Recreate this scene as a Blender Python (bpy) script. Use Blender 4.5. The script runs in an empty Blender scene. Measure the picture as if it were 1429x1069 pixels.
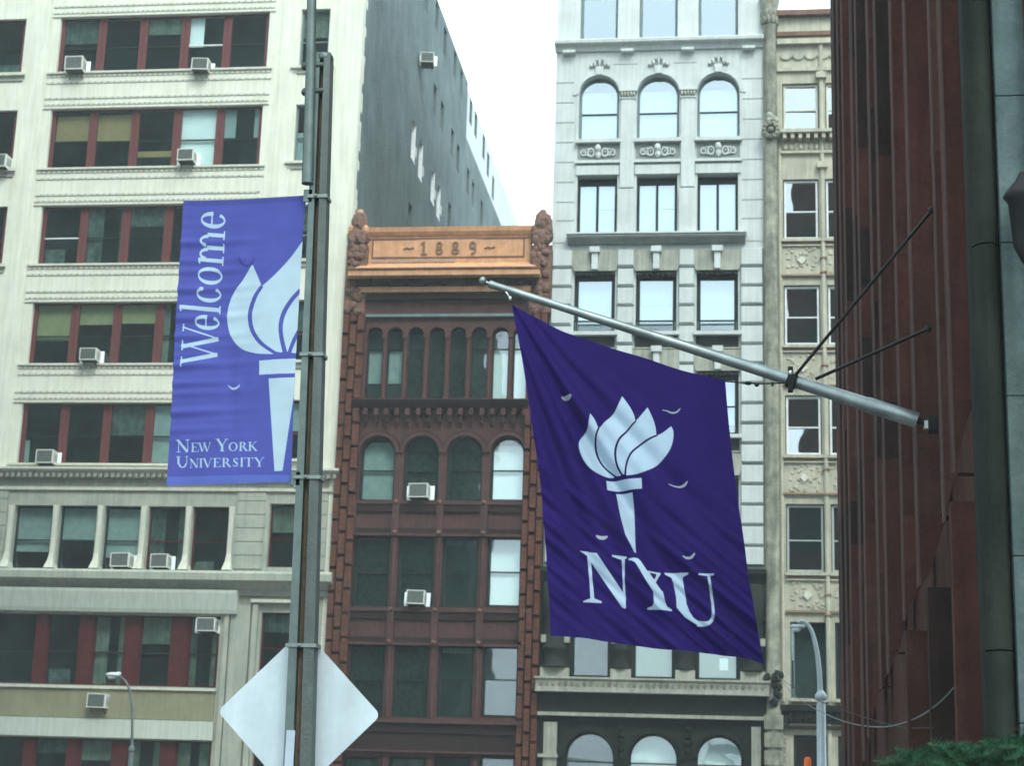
import bpy, math, random
import numpy as np
from mathutils import Vector, Matrix
random.seed(7); np.random.seed(7)
C = bpy.context.scene.collection
R = math.radians
# ------------------------------------------------------------------ camera
CAM = Vector((0, 0, 1.6))
FPX, PITCH, YAW, ROLL = 2400.0, R(13.75), R(7.6), R(1.79)
def cam_axes():
    f = Vector((-math.sin(YAW)*math.cos(PITCH), math.cos(YAW)*math.cos(PITCH), math.sin(PITCH)))
    r = Vector((math.cos(YAW), math.sin(YAW), 0)); u = r.cross(f)
    return (math.cos(ROLL)*r+math.sin(ROLL)*u, -math.sin(ROLL)*r+math.cos(ROLL)*u, f)
AX = cam_axes()
def ray(px, py):
    return AX[0]*((px-714.5)/FPX) - AX[1]*((py-534.5)/FPX) + AX[2]
def at(px, py, Y):                       # photo point on the real plane y = Y
    d = ray(px, py); return CAM + d*((Y-CAM.y)/d.y)
def atx(px, py, X):                      # photo point on the real plane x = X
    d = ray(px, py); return CAM + d*((X-CAM.x)/d.x)
# ------------------------------------------------------------------ materials
def nmat(name):
    m = bpy.data.materials.new(name); m.use_nodes = True
    nt = m.node_tree; nt.nodes.clear()
    return m, nt, nt.nodes, nt.links
def N(ns, t, **k):
    n = ns.new(t)
    for a, b in k.items(): setattr(n, a, b)
    return n
def mat(name, col, rough=.8, col2=None, scale=3, streak=0, bump=.0, bscale=30, metal=0, spec=.1, grain=.06, brick=None):
    m, nt, ns, ln = nmat(name)
    o = N(ns, 'ShaderNodeOutputMaterial'); b = N(ns, 'ShaderNodeBsdfPrincipled')
    b.inputs['Roughness'].default_value = rough; b.inputs['Metallic'].default_value = metal
    b.inputs['Specular IOR Level'].default_value = spec
    ln.new(b.outputs[0], o.inputs[0])
    g = N(ns, 'ShaderNodeNewGeometry')
    col2 = col2 or tuple(c*.78 for c in col)
    nz = N(ns, 'ShaderNodeTexNoise'); nz.inputs['Scale'].default_value = scale; nz.inputs['Detail'].default_value = 6; nz.inputs['Roughness'].default_value = .6
    ln.new(g.outputs['Position'], nz.inputs['Vector'])
    cr = N(ns, 'ShaderNodeValToRGB'); cr.color_ramp.elements[0].position = .35; cr.color_ramp.elements[1].position = .68
    cr.color_ramp.elements[0].color = (*col2, 1); cr.color_ramp.elements[1].color = (*col, 1)
    ln.new(nz.outputs['Fac'], cr.inputs[0]); cur = cr.outputs[0]
    if brick:
        mp = N(ns, 'ShaderNodeMapping'); mp.inputs['Rotation'].default_value = (R(90), 0, 0)
        ln.new(g.outputs['Position'], mp.inputs[0])
        bt = N(ns, 'ShaderNodeTexBrick'); bt.inputs['Scale'].default_value = 1
        bt.inputs['Brick Width'].default_value = brick[0]; bt.inputs['Row Height'].default_value = brick[1]; bt.inputs['Mortar Size'].default_value = brick[2]
        bt.inputs['Color1'].default_value = (1, 1, 1, 1); bt.inputs['Color2'].default_value = (.82, .82, .82, 1); bt.inputs['Mortar'].default_value = (.6, .6, .58, 1)
        ln.new(mp.outputs[0], bt.inputs['Vector'])
        mx = N(ns, 'ShaderNodeMix', data_type='RGBA', blend_type='MULTIPLY'); mx.inputs[0].default_value = 1
        ln.new(cur, mx.inputs[6]); ln.new(bt.outputs[0], mx.inputs[7]); cur = mx.outputs[2]
    if streak:
        mp = N(ns, 'ShaderNodeMapping'); mp.inputs['Scale'].default_value = (5, 5, .35)
        ln.new(g.outputs['Position'], mp.inputs[0])
        n2 = N(ns, 'ShaderNodeTexNoise'); n2.inputs['Scale'].default_value = 1.4; n2.inputs['Detail'].default_value = 5
        ln.new(mp.outputs[0], n2.inputs['Vector'])
        c2 = N(ns, 'ShaderNodeValToRGB'); c2.color_ramp.elements[0].position = .38; c2.color_ramp.elements[1].position = .6
        v = 1-streak; c2.color_ramp.elements[0].color = (v, v, v*.97, 1); c2.color_ramp.elements[1].color = (1, 1, 1, 1)
        ln.new(n2.outputs['Fac'], c2.inputs[0])
        mx = N(ns, 'ShaderNodeMix', data_type='RGBA', blend_type='MULTIPLY'); mx.inputs[0].default_value = 1
        ln.new(cur, mx.inputs[6]); ln.new(c2.outputs[0], mx.inputs[7]); cur = mx.outputs[2]
    if grain:
        n3 = N(ns, 'ShaderNodeTexNoise'); n3.inputs['Scale'].default_value = 22; n3.inputs['Detail'].default_value = 4
        ln.new(g.outputs['Position'], n3.inputs['Vector'])
        c3 = N(ns, 'ShaderNodeMapRange'); c3.inputs[3].default_value = 1-grain*2.2; c3.inputs[4].default_value = 1+grain*2.2
        ln.new(n3.outputs['Fac'], c3.inputs[0])
        vm = N(ns, 'ShaderNodeVectorMath', operation='SCALE'); ln.new(cur, vm.inputs[0]); ln.new(c3.outputs[0], vm.inputs['Scale']); cur = vm.outputs[0]
    ln.new(cur, b.inputs['Base Color'])
    if bump:
        n4 = N(ns, 'ShaderNodeTexNoise'); n4.inputs['Scale'].default_value = bscale; n4.inputs['Detail'].default_value = 4
        ln.new(g.outputs['Position'], n4.inputs['Vector'])
        bp = N(ns, 'ShaderNodeBump'); bp.inputs['Strength'].default_value = bump; bp.inputs['Distance'].default_value = .05
        ln.new(n4.outputs['Fac'], bp.inputs['Height']); ln.new(bp.outputs[0], b.inputs['Normal'])
    return m
def glass(name, fac, tint=(.85, .95, 1), trans=(.80, .90, .87), warp=.02, wscale=.9):
    m, nt, ns, ln = nmat(name)
    o = N(ns, 'ShaderNodeOutputMaterial'); mix = N(ns, 'ShaderNodeMixShader'); mix.inputs[0].default_value = fac
    t = N(ns, 'ShaderNodeBsdfTransparent'); t.inputs[0].default_value = (*trans, 1)
    gl = N(ns, 'ShaderNodeBsdfGlossy'); gl.inputs['Color'].default_value = (*tint, 1); gl.inputs['Roughness'].default_value = .02
    g = N(ns, 'ShaderNodeNewGeometry'); nz = N(ns, 'ShaderNodeTexNoise'); nz.inputs['Scale'].default_value = wscale; nz.inputs['Detail'].default_value = 1
    ln.new(g.outputs['Position'], nz.inputs['Vector'])
    bp = N(ns, 'ShaderNodeBump'); bp.inputs['Strength'].default_value = 1; bp.inputs['Distance'].default_value = warp
    ln.new(nz.outputs['Fac'], bp.inputs['Height']); ln.new(bp.outputs[0], gl.inputs['Normal'])
    ln.new(t.outputs[0], mix.inputs[1]); ln.new(gl.outputs[0], mix.inputs[2]); ln.new(mix.outputs[0], o.inputs[0])
    return m
M = {}
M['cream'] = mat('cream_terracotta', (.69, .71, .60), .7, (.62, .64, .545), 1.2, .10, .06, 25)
M['cream_low'] = mat('cream_stone_shaded', (.28, .325, .29), .75, (.40, .42, .345), 1.0, .14, .08, 20)  # darker copy of the cream; lower storeys' shade put into the colour
M['cream_trim'] = mat('cream_trim', (.60, .61, .52), .7, (.52, .54, .46), 2, .12)
M['tan'] = mat('tan_spandrel', (.26, .26, .17), .8, (.22, .22, .145), 1.5, .1)
M['lintel'] = mat('pale_lintel', (.48, .54, .49), .75, (.46, .52, .45), 1.5, .12)
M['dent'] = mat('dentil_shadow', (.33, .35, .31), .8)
M['redframe'] = mat('red_window_paint', (.12, .045, .042), .6, (.11, .037, .035), 4)
M['redlow'] = mat('dark_red_window_paint', (.085, .017, .017), .6, (.055, .013, .013), 4)
M['darkframe'] = mat('dark_window_paint', (.018, .032, .03), .5)
M['bluegrey'] = mat('blue_grey_window_paint', (.16, .22, .22), .5)
M['whiteframe'] = mat('white_window_paint', (.72, .76, .76), .5)
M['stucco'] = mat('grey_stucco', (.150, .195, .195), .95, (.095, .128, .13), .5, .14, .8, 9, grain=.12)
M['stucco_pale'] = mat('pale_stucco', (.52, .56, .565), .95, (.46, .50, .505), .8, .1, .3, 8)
M['brown'] = mat('brownstone', (.10, .052, .049), .85, (.068, .040, .038), 2, .15, .1, 30)
M['brown_dark'] = mat('dark_brown_trim_and_shade', (.035, .022, .020), .8, (.025, .018, .017), 3)
M['brickred'] = mat('red_brick_blocks', (.150, .062, .042), .9, (.085, .040, .030), 4, .12, .3, 30, grain=.12)
M['brickjoint'] = mat('dark_brick_backing', (.045, .022, .018), .9, (.03, .017, .014), 4, bump=.3)
M['copper'] = mat('orange_terracotta', (.60, .335, .18), .6, (.45, .25, .14), 3, .12, .06, 20)
M['copper_dark'] = mat('brown_terracotta', (.20, .115, .085), .7, (.13, .08, .062), 3, .15)
M['patina'] = mat('grey_patina', (.30, .24, .20), .8, (.38, .26, .18), 9)
M['white'] = mat('white_limestone', (.54, .59, .58), .75, (.47, .52, .51), 1.3, .10, .06, 20)
M['whitejoint'] = mat('limestone_joint', (.26, .30, .28), .9)
M['white_low'] = mat('weathered_limestone', (.40, .42, .35), .8, (.28, .30, .255), 1.6, .22, .12, 20)
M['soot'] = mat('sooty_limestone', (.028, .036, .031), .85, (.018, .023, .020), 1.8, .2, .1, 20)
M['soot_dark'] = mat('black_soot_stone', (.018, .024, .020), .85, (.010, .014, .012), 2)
M['beige'] = mat('beige_terracotta', (.48, .47, .37), .8, (.36, .365, .295), 1.6, .18, .08, 20)
M['beige_brick'] = mat('beige_brick', (.42, .43, .36), .9, (.31, .32, .27), 2, .15, .2, 20, brick=(.5, .16, .02))
M['beige_dark'] = mat('rusty_beige_trim', (.27, .19, .12), .8, (.2, .15, .1), 4)
M['column'] = mat('weathered_column_stone', (.36, .37, .29), .85, (.16, .175, .14), 2, .3, .2, 20)
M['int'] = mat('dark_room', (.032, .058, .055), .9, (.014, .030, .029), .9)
M['b_white'] = mat('white_blind_and_reflection', (.84, .92, .94), .8, (.78, .87, .9), 2, 0)  # real white blinds; also fills panes to imitate reflected sky
M['b_tan'] = mat('tan_blind', (.36, .27, .13), .8, (.28, .22, .11), 3)
M['b_cream'] = mat('cream_blind', (.34, .35, .19), .8, (.28, .29, .16), 3)
M['b_cyan'] = mat('pale_cyan_blind', (.34, .44, .44), .8, (.27, .36, .36), 3)
M['b_grey'] = mat('grey_blind', (.36, .41, .38), .8, (.33, .38, .35), 2)
M['b_green'] = mat('dark_green_panel', (.03, .055, .045), .8, (.006, .015, .012), 5)  # imitates greenery mirrored in the brown building's panes
M['refl_dim'] = mat('dim_reflection', (.13, .19, .175), .9, (.05, .08, .075), 3, .3)  # dim panels imitate reflections in otherwise empty panes
M['refl_dim2'] = mat('dim_reflection_pale', (.20, .25, .21), .9, (.10, .14, .12), 2, .2)
RB = random.Random(99)
M['gl'] = glass('old_window_glass', .135, warp=.010)
M['glw'] = glass('bright_window_glass', .27, (.80, .94, 1), (.5, .6, .6), .006)
M['glb'] = glass('tilted_window_glass', .30, (.85, .95, 1), (.4, .5, .5), .012, .8)
M['ac_body'] = mat('air_conditioner_enamel', (.66, .68, .62), .5, (.56, .57, .5), 5)
M['ac_grille'] = mat('air_conditioner_coil', (.16, .19, .18), .6, (.12, .15, .14), 9)
M['ac_dark'] = mat('air_conditioner_underside', (.07, .08, .07), .7)
M['post'] = mat('galvanised_post_steel', (.050, .070, .064), .5, (.036, .05, .046), 9, .25, .1, 40, .35, .5)
M['post_light'] = mat('galvanised_tube', (.085, .118, .112), .45, (.06, .085, .08), 8, .15, .05, 40, .45, .5)
M['rust'] = mat('rusty_channel', (.13, .085, .05), .85, (.07, .065, .05), 14, .2, .2, 60)
M['signback'] = mat('aluminium_sign_back', (.40, .47, .50), .5, (.33, .395, .42), 2.6, .12, 0, 30, .25, .5, .03)
M['sticker'] = mat('white_sticker', (.30, .36, .41), .5)
M['alu'] = mat('flagpole_aluminium', (.24, .28, .28), .4, (.15, .18, .18), 5, .08, .02, 60, .75, .5, .04)
M['digit'] = mat('weathered_numeral', (.20, .13, .09), .8)
M['steelband'] = mat('dull_steel_band', (.16, .19, .18), .5, metal=.4)
M['black'] = mat('black_iron', (.015, .017, .018), .55, (.01, .011, .012), 9)
M['hw'] = mat('bright_hardware', (.6, .65, .62), .35, metal=.7)
M['lamp'] = mat('grey_lamp_paint', (.36, .43, .45), .4, (.30, .36, .38), 4, .06, 0, 30, .15, .5)
M['lamp_dark'] = mat('dark_lamp_paint', (.14, .18, .18), .45, (.10, .13, .13), 4)
M['lens'] = mat('lamp_lens', (.62, .68, .66), .2)
M['orange'] = mat('orange_plastic', (.62, .14, .02), .5, (.5, .11, .02), 6)
M['red1'] = mat('red_sandstone', (.085, .034, .026), .9, (.05, .023, .019), 2.2, .25, .25, 22, grain=.12)
M['red2'] = mat('brown_sandstone', (.066, .032, .024), .9, (.05, .022, .017), 2.4, .3, .25, 22, grain=.12)
M['red3'] = mat('blackened_sandstone', (.036, .021, .018), .9, (.02, .014, .013), 2.4, .3, .25, 22)
M['red4'] = mat('pale_red_sandstone', (.085, .042, .034), .9, (.055, .028, .023), 2.4, .25, .25, 22, grain=.1)
M['edge'] = mat('lit_stone_edge', (.085, .062, .056), .9, (.08, .055, .05), 5)  # paler tone paints the light caught along the fin corners
M['greenstone'] = mat('dark_green_stone', (.020, .026, .020), .9, (.010, .015, .012), 1.8, .3, .2, 24, grain=.1)
M['bluestone'] = mat('blue_grey_stone', (.085, .12, .118), .9, (.05, .075, .075), 2.2, .25, .2, 24, grain=.1)
M['asphalt'] = mat('asphalt', (.05, .05, .05), .9, (.04, .04, .042), 3, 0, .3, 60)
M['pave'] = mat('concrete_pavement', (.30, .30, .28), .9, (.24, .24, .23), 1.5, 0, .1, 30)
M['kerb'] = mat('granite_kerb', (.26, .26, .25), .9)
M['paint'] = mat('road_paint', (.7, .7, .66), .7)
M['roof'] = mat('tar_roof', (.07, .07, .07), .95)
M['brickb'] = mat('tan_brick_wall', (.085, .13, .12), .9, (.055, .085, .08), 1.4, .2, brick=(.4, .12, .02))
M['leaf_dark'] = mat('dark_green_foliage', (.007, .034, .015), .7, (.003, .013, .007), 9, 0, 0, 30, grain=.2)
M['leaf'] = mat('green_foliage', (.012, .065, .027), .7, (.004, .025, .012), 9, 0, 0, 30, grain=.2)
M['stem'] = mat('brown_stem', (.07, .05, .03), .9)
# ------------------------------------------------------------------ mesh builder
class MB:
    def __init__(s): s.v = []; s.f = []; s.m = []; s.mats = []; s.sm = []; s.pr = []
    def mi(s, m):
        if m not in s.mats: s.mats.append(m)
        return s.mats.index(m)
    def face(s, pts, m, smooth=False):
        k = len(s.v); s.pr.append((k, len(s.f), len(s.f)+1)); s.v += [tuple(p) for p in pts]; s.f.append(tuple(range(k, k+len(pts)))); s.m.append(s.mi(m)); s.sm.append(smooth)
    def mesh(s, vs, fs, m, smooth=False):
        k = len(s.v); s.pr.append((k, len(s.f), len(s.f)+len(fs))); s.v += [tuple(p) for p in vs]; i = s.mi(m)
        for f in fs: s.f.append(tuple(k+a for a in f)); s.m.append(i); s.sm.append(smooth)
    def box(s, x0, x1, y0, y1, z0, z1, m):
        if x0 > x1: x0, x1 = x1, x0
        if y0 > y1: y0, y1 = y1, y0
        if z0 > z1: z0, z1 = z1, z0
        s.mesh([(x0,y0,z0),(x1,y0,z0),(x1,y1,z0),(x0,y1,z0),(x0,y0,z1),(x1,y0,z1),(x1,y1,z1),(x0,y1,z1)],
               [(0,3,2,1),(4,5,6,7),(0,1,5,4),(1,2,6,5),(2,3,7,6),(3,0,4,7)], m)
        return s
    def prism(s, poly, y0, y1, m):           # polygon in x,z extruded along y (counter-clockwise seen from -y)
        n = len(poly)
        a = sum(poly[i][0]*poly[(i+1) % n][1]-poly[(i+1) % n][0]*poly[i][1] for i in range(n))
        if a < 0: poly = poly[::-1]
        vs = [(x, y0, z) for x, z in poly]+[(x, y1, z) for x, z in poly]
        fs = [tuple(range(n)), tuple(range(2*n-1, n-1, -1))]+[(i, i+n, (i+1) % n+n, (i+1) % n) for i in range(n)]
        s.mesh(vs, fs, m); return s
    def profile(s, prof, x0, x1, m, ends=True):   # (y,z) moulding profile extruded along x
        n = len(prof)
        vs = [(x0, y, z) for y, z in prof]+[(x1, y, z) for y, z in prof]
        fs = [(i, (i+1) % n, (i+1) % n+n, i+n) for i in range(n)]
        if ends: fs += [tuple(range(n-1, -1, -1)), tuple(range(n, 2*n))]
        s.mesh(vs, fs, m); return s
    def tube(s, pts, rad, m, n=12, caps=True, smooth=True):
        pts = [Vector(p) for p in pts]; k = len(pts)
        if not hasattr(rad, '__len__'): rad = [rad]*k
        vs = []; up = Vector((0, 0, 1))
        prev = None
        for i, p in enumerate(pts):
            d = (pts[min(i+1, k-1)]-pts[max(i-1, 0)]).normalized()
            if prev is None:
                a = d.orthogonal().normalized()
            else:
                a = (prev-d*prev.dot(d)).normalized()
            prev = a; b = d.cross(a)
            for j in range(n):
                t = 2*math.pi*j/n; vs.append(p+(a*math.cos(t)+b*math.sin(t))*rad[i])
        fs = []
        for i in range(k-1):
            for j in range(n): fs.append((i*n+j, i*n+(j+1) % n, (i+1)*n+(j+1) % n, (i+1)*n+j))
        s.mesh(vs, fs, m, smooth)
        if caps:
            s.mesh(vs[:n], [tuple(range(n-1, -1, -1))], m); s.mesh(vs[-n:], [tuple(range(n))], m)
        return s
    def lathe(s, c, prof, m, n=16, axis=(0, 0, 1)):   # prof: (radius, height)
        c = Vector(c); ax = Vector(axis).normalized(); a = ax.orthogonal().normalized(); b = ax.cross(a)
        vs = []; k = len(prof)
        for r, h in prof:
            for j in range(n):
                t = 2*math.pi*j/n; vs.append(c+ax*h+(a*math.cos(t)+b*math.sin(t))*r)
        fs = [(i*n+j, i*n+(j+1) % n, (i+1)*n+(j+1) % n, (i+1)*n+j) for i in range(k-1) for j in range(n)]
        fs += [tuple(range(n-1, -1, -1)), tuple((k-1)*n+j for j in range(n))]
        s.mesh(vs, fs, m, True); return s
    def ball(s, c, rx, ry, rz, m, n=10, jag=0):
        vs = []; fs = []; k = max(5, n//2+1)
        for i in range(1, k):
            th = math.pi*i/k
            for j in range(n):
                t = 2*math.pi*j/n; q = 1+random.uniform(-jag, jag)
                vs.append((c[0]+rx*q*math.sin(th)*math.cos(t), c[1]+ry*q*math.sin(th)*math.sin(t), c[2]+rz*q*math.cos(th)))
        a = len(vs); vs += [(c[0], c[1], c[2]+rz), (c[0], c[1], c[2]-rz)]
        for i in range(k-2):
            for j in range(n): fs.append((i*n+j, (i+1)*n+j, (i+1)*n+(j+1) % n, i*n+(j+1) % n))
        for j in range(n):
            fs.append((a, j, (j+1) % n)); fs.append((a+1, (k-2)*n+(j+1) % n, (k-2)*n+j))
        s.mesh(vs, fs, m, jag == 0); return s
    def ring(s, cx, cz, rx0, rz0, rx1, rz1, y0, y1, m, a0=0, a1=180, n=18):  # arc moulding
        A = [R(a0+(a1-a0)*i/n) for i in range(n+1)]
        for i in range(n):
            c0, s0, c1, s1 = math.cos(A[i]), math.sin(A[i]), math.cos(A[i+1]), math.sin(A[i+1])
            q = [(cx+rx0*c0, cz+rz0*s0), (cx+rx1*c0, cz+rz1*s0), (cx+rx1*c1, cz+rz1*s1), (cx+rx0*c1, cz+rz0*s1)]
            F = [(x, y0, z) for x, z in q]; B = [(x, y1, z) for x, z in q]
            s.face(F, m); s.face([F[1], B[1], B[2], F[2]], m); s.face([F[0], F[3], B[3], B[0]], m)
            if i == 0 and (a1-a0) % 360: s.face([F[0], B[0], B[1], F[1]], m)
            if i == n-1 and (a1-a0) % 360: s.face([F[3], F[2], B[2], B[3]], m)
        return s
    def wall(s, x0, x1, z0, z1, Y, ops, dep, m, mr=None):     # front face with real openings and reveals; ops: (x0,x1,z0,z1[,rise])
        mr = mr or m; eps = 1e-4
        xs = sorted({round(x0, 4), round(x1, 4), *[round(o[0], 4) for o in ops], *[round(o[1], 4) for o in ops]})
        xs = [x for x in xs if x0-eps <= x <= x1+eps]
        zs = sorted({round(z0, 4), round(z1, 4), *[round(o[2], 4) for o in ops], *[round(o[3], 4) for o in ops]})
        zs = [z for z in zs if z0-eps <= z <= z1+eps]
        for i in range(len(xs)-1):
            for j in range(len(zs)-1):
                cx = (xs[i]+xs[i+1])/2; cz = (zs[j]+zs[j+1])/2
                if any(o[0] < cx < o[1] and o[2] < cz < o[3] for o in ops): continue
                s.face([(xs[i], Y, zs[j]), (xs[i+1], Y, zs[j]), (xs[i+1], Y, zs[j+1]), (xs[i], Y, zs[j+1])], m)
        for o in ops:
            a, b, c, d = o[:4]; rise = o[4] if len(o) > 4 else 0; sp = d-rise
            s.face([(a, Y, c), (a, Y+dep, c), (b, Y+dep, c), (b, Y, c)][::-1], mr)
            s.face([(a, Y, c), (a, Y, sp), (a, Y+dep, sp), (a, Y+dep, c)][::-1], mr)
            s.face([(b, Y, c), (b, Y+dep, c), (b, Y+dep, sp), (b, Y, sp)][::-1], mr)
            if not rise: s.face([(a, Y, d), (b, Y, d), (b, Y+dep, d), (a, Y+dep, d)][::-1], mr)
            else:
                n = 16; cx = (a+b)/2; rx = (b-a)/2
                P = [(cx-rx*math.cos(math.pi*i/n), sp+rise*math.sin(math.pi*i/n)) for i in range(n+1)]
                for i in range(n):
                    (p, q), (u, v) = P[i], P[i+1]
                    s.face([(p, Y, q), (u, Y, v), (u, Y, d), (p, Y, d)], m)
                    s.face([(p, Y, q), (p, Y+dep, q), (u, Y+dep, v), (u, Y, v)], mr)
        return s
    def pieces(s, name, parent, gap=.012, most=95):
        """one part per separate piece: shapes that touch become one mesh"""
        n = len(s.pr); ends = [q[0] for q in s.pr[1:]]+[len(s.v)]; V = np.array(s.v)
        lo = np.array([V[a[0]:e].min(0) for a, e in zip(s.pr, ends)])-gap; hi = np.array([V[a[0]:e].max(0) for a, e in zip(s.pr, ends)])+gap
        gid = -np.ones(n, int); g = 0
        for i in range(n):
            if gid[i] >= 0: continue
            st = [i]; gid[i] = g
            while st:
                j = st.pop(); t = np.where((gid < 0) & np.all((lo <= hi[j]) & (hi >= lo[j]), axis=1))[0]
                gid[t] = g; st += list(t)
            g += 1
        if g > most: return s.build(name, parent)
        out = []
        for q in range(g):
            b = MB(); b.mats = s.mats
            for i in np.where(gid == q)[0]:
                k0, f0, f1 = s.pr[i]; k = len(b.v); b.v += s.v[k0:ends[i]]
                for f in range(f0, f1): b.f.append(tuple(k+a-k0 for a in s.f[f])); b.m.append(s.m[f]); b.sm.append(s.sm[f])
            out.append(b.build(name, parent))
        return out
    def build(s, name, parent=None, base=None, weld=False):
        me = bpy.data.meshes.new(name); me.from_pydata(s.v, [], s.f)
        for mm in s.mats: me.materials.append(mm)
        me.polygons.foreach_set('material_index', s.m); me.polygons.foreach_set('use_smooth', s.sm); me.update()
        o = bpy.data.objects.new(name, me); C.objects.link(o)
        if parent: setp(o, parent)
        if base is not None: setbase(o, base)
        return o
def setbase(o, b):
    b = Vector(b); o.data.transform(Matrix.Translation(-b)); o.location = b
def worldloc(o):
    v = Vector(o.location); p = o.parent
    while p: v = v+Vector(p.location); p = p.parent
    return v
def setp(o, parent):
    o.parent = parent; o.location = Vector(o.location)-worldloc(parent)
def tag(o, label=None, cat=None, group=None, kind=None):
    for k, v in (('label', label), ('category', cat), ('group', group), ('kind', kind)):
        if v: o[k] = v
    return o
def thing(name, label, cat, loc=(0, 0, 0), group=None):
    o = bpy.data.objects.new(name, None); C.objects.link(o); o.location = loc; o.empty_display_size = .3
    return tag(o, label, cat, group)
def window(root, x0, x1, z0, z1, Y, fm, gm, fw=.06, rail=.5, vm=0, rise=0, blinds=(), rw=.05, side=None, tilt=.004, railm=None):
    """one window: frame mesh (part) with its pane, blinds and reflection panels as sub-parts"""
    f = MB(); fs = side or fw; sp = z1-rise; railm = railm or fm
    f.box(x0, x0+fs, Y-.05, Y+.05, z0, sp, fm); f.box(x1-fs, x1, Y-.05, Y+.05, z0, sp, fm)
    f.box(x0+fs, x1-fs, Y-.05, Y+.05, z0, z0+fw, fm)
    if rise:
        cx = (x0+x1)/2; f.ring(cx, sp, (x1-x0)/2-fs, rise-fw, (x1-x0)/2, rise, Y-.05, Y+.05, fm)
    else: f.box(x0+fs, x1-fs, Y-.05, Y+.05, z1-fw, z1, fm)
    if rail:
        zr = z0+(z1-z0)*rail; f.box(x0+fs, x1-fs, Y-.035, Y+.04, zr-rw/2, zr+rw/2, railm)
    for i in range(vm):
        xc = x0+(x1-x0)*(i+1)/(vm+1); f.box(xc-fw/2, xc+fw/2, Y-.032, Y+.035, z0+fw, sp if rise else z1-fw, fm)
    fo = f.build('window', root)
    p = MB(); zr = z0+(z1-z0)*(rail or .5)
    def pn(a, b, c, d, y):
        t = [random.uniform(-tilt, tilt)*2 for _ in range(3)]
        p.face([(a, y, c), (b, y+t[0], c), (b, y+t[0]+t[1], d), (a, y+t[1], d)], gm)
    xa, xb = x0+fs*.5, x1-fs*.5
    cols = [xa+(xb-xa)*i/(vm+1) for i in range(vm+2)]
    for i in range(vm+1):
        pn(cols[i], cols[i+1], z0+fw*.5, zr, Y+.02)
        if not rise: pn(cols[i], cols[i+1], zr, z1-fw*.5, Y)
    if rise:
        n = 14; cx = (x0+x1)/2; rx = (xb-xa)/2; rz = rise-fw*.5
        t = random.uniform(-tilt, tilt)
        P = [(xa, Y, zr), (xb, Y+t, zr)]+[(cx+rx*math.cos(math.pi*i/n), Y+t, sp+rz*math.sin(math.pi*i/n)) for i in range(n+1)]
        p.face(P, gm)
    p.build('pane', fo)
    if not blinds and gm is M['gl'] and RB.random() < .75:  # panes without blinds get panels that imitate reflections
        t = RB.random(); bm = M['refl_dim'] if RB.random() < .6 else M['refl_dim2']
        blinds = [(0, 1, RB.uniform(.45, .9), 1, bm)] if t < .5 else [(0, RB.uniform(.2, .45), 0, 1, bm), (RB.uniform(.6, .85), 1, 0, 1, bm)] if t < .8 else [(.1, RB.uniform(.5, .9), 0, RB.uniform(.1, .3), bm)]
    for (a, b, c, d, bm) in blinds:
        q = MB(); W, H = x1-x0, z1-z0
        q.box(x0+W*a, x0+W*b, Y+.09, Y+.10, z0+H*c, z0+H*d, bm); q.build('blind', fo)  # blinds and reflection panels share this part
    return fo
# ================================================================== far side of the street
Y0 = 64.0
def rc(a, b, t, u, Y=Y0):
    m = (t+u)/2; c = (a+b)/2
    return at(a, m, Y).x, at(b, m, Y).x, at(c, u, Y).z, at(c, t, Y).z
def pillow(b, x0, x1, z0, z1, Y, d, ch, m):
    vs = [(x0, Y, z0), (x1, Y, z0), (x1, Y, z1), (x0, Y, z1), (x0+ch, Y-d, z0+ch), (x1-ch, Y-d, z0+ch), (x1-ch, Y-d, z1-ch), (x0+ch, Y-d, z1-ch)]
    b.mesh(vs, [(4, 5, 6, 7), (0, 1, 5, 4), (1, 2, 6, 5), (2, 3, 7, 6), (3, 0, 4, 7)], m)
# ------------------------------------------------------------------ cream office building
XL = at(-420, 400, Y0).x; XR = at(484, 430, Y0).x
ZT = atx(607, 0, XR).z; YB = 118.0
cb = thing('office_building', 'tall cream office building with red-framed windows in groups and a bare grey side wall', 'building', ((XL+XR)/2, Y0, 0))
ZC = at(230, 662, Y0).z; ZC2 = at(230, 812, Y0).z
rows = [  # bay rect px, single window px, left bay right edge px
    (82, 374, 20, 97, 419, 459, 12, 92, 34), (68, 364, 149, 232, 411, 452, 145, 225, 21),
    (55, 352, 285, 367, 405, 446, 282, 362, 7), (42, 339, 421, 507, 398, 439, 418, 503, -8), (27, 326, 562, 647, 391, 433, 558, 641, -22)]
bl = {0: [(), (), (), ((0, .42, .45, 1, 'b_white'),), ()],
      1: [((.1, .95, .5, .92, 'b_tan'),), ((.0, 1, .48, .93, 'b_tan'),), ((0, 1, .2, .3, 'b_tan'),), ((0, 1, 0, 1, 'b_white'),), ((.0, .35, .5, 1, 'b_cyan'), (.78, 1, .5, 1, 'b_cyan'))],
      2: [(), (), (), (), ()],
      3: [((0, 1, .4, 1, 'b_cream'),), ((0, 1, .66, 1, 'b_cream'),), ((0, 1, .68, 1, 'b_cream'),), (), ()],
      4: [((0, .2, .0, .4, 'b_cyan'),), (), (), ((0, .5, 0, 1, 'b_cyan'),), ((0, 1, 0, 1, 'b_cyan'),)]}
ops = []; wins = []
for k, r in enumerate(rows):
    a, b, c, d = rc(r[0], r[1], r[2], r[3]); ops.append((a, b, c, d)); wins.append(('bay', k, a, b, c, d))
    a2, b2, c2, d2 = rc(r[4], r[5], r[6], r[7]); ops.append((a2, b2, c2, d2)); wins.append(('single', k, a2, b2, c2, d2))
    xe = at(r[8], (r[2]+r[3])/2, Y0).x; ops.append((xe-8.1, xe, c, d)); wins.append(('left', k, xe-8.1, xe, c, d))
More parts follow.
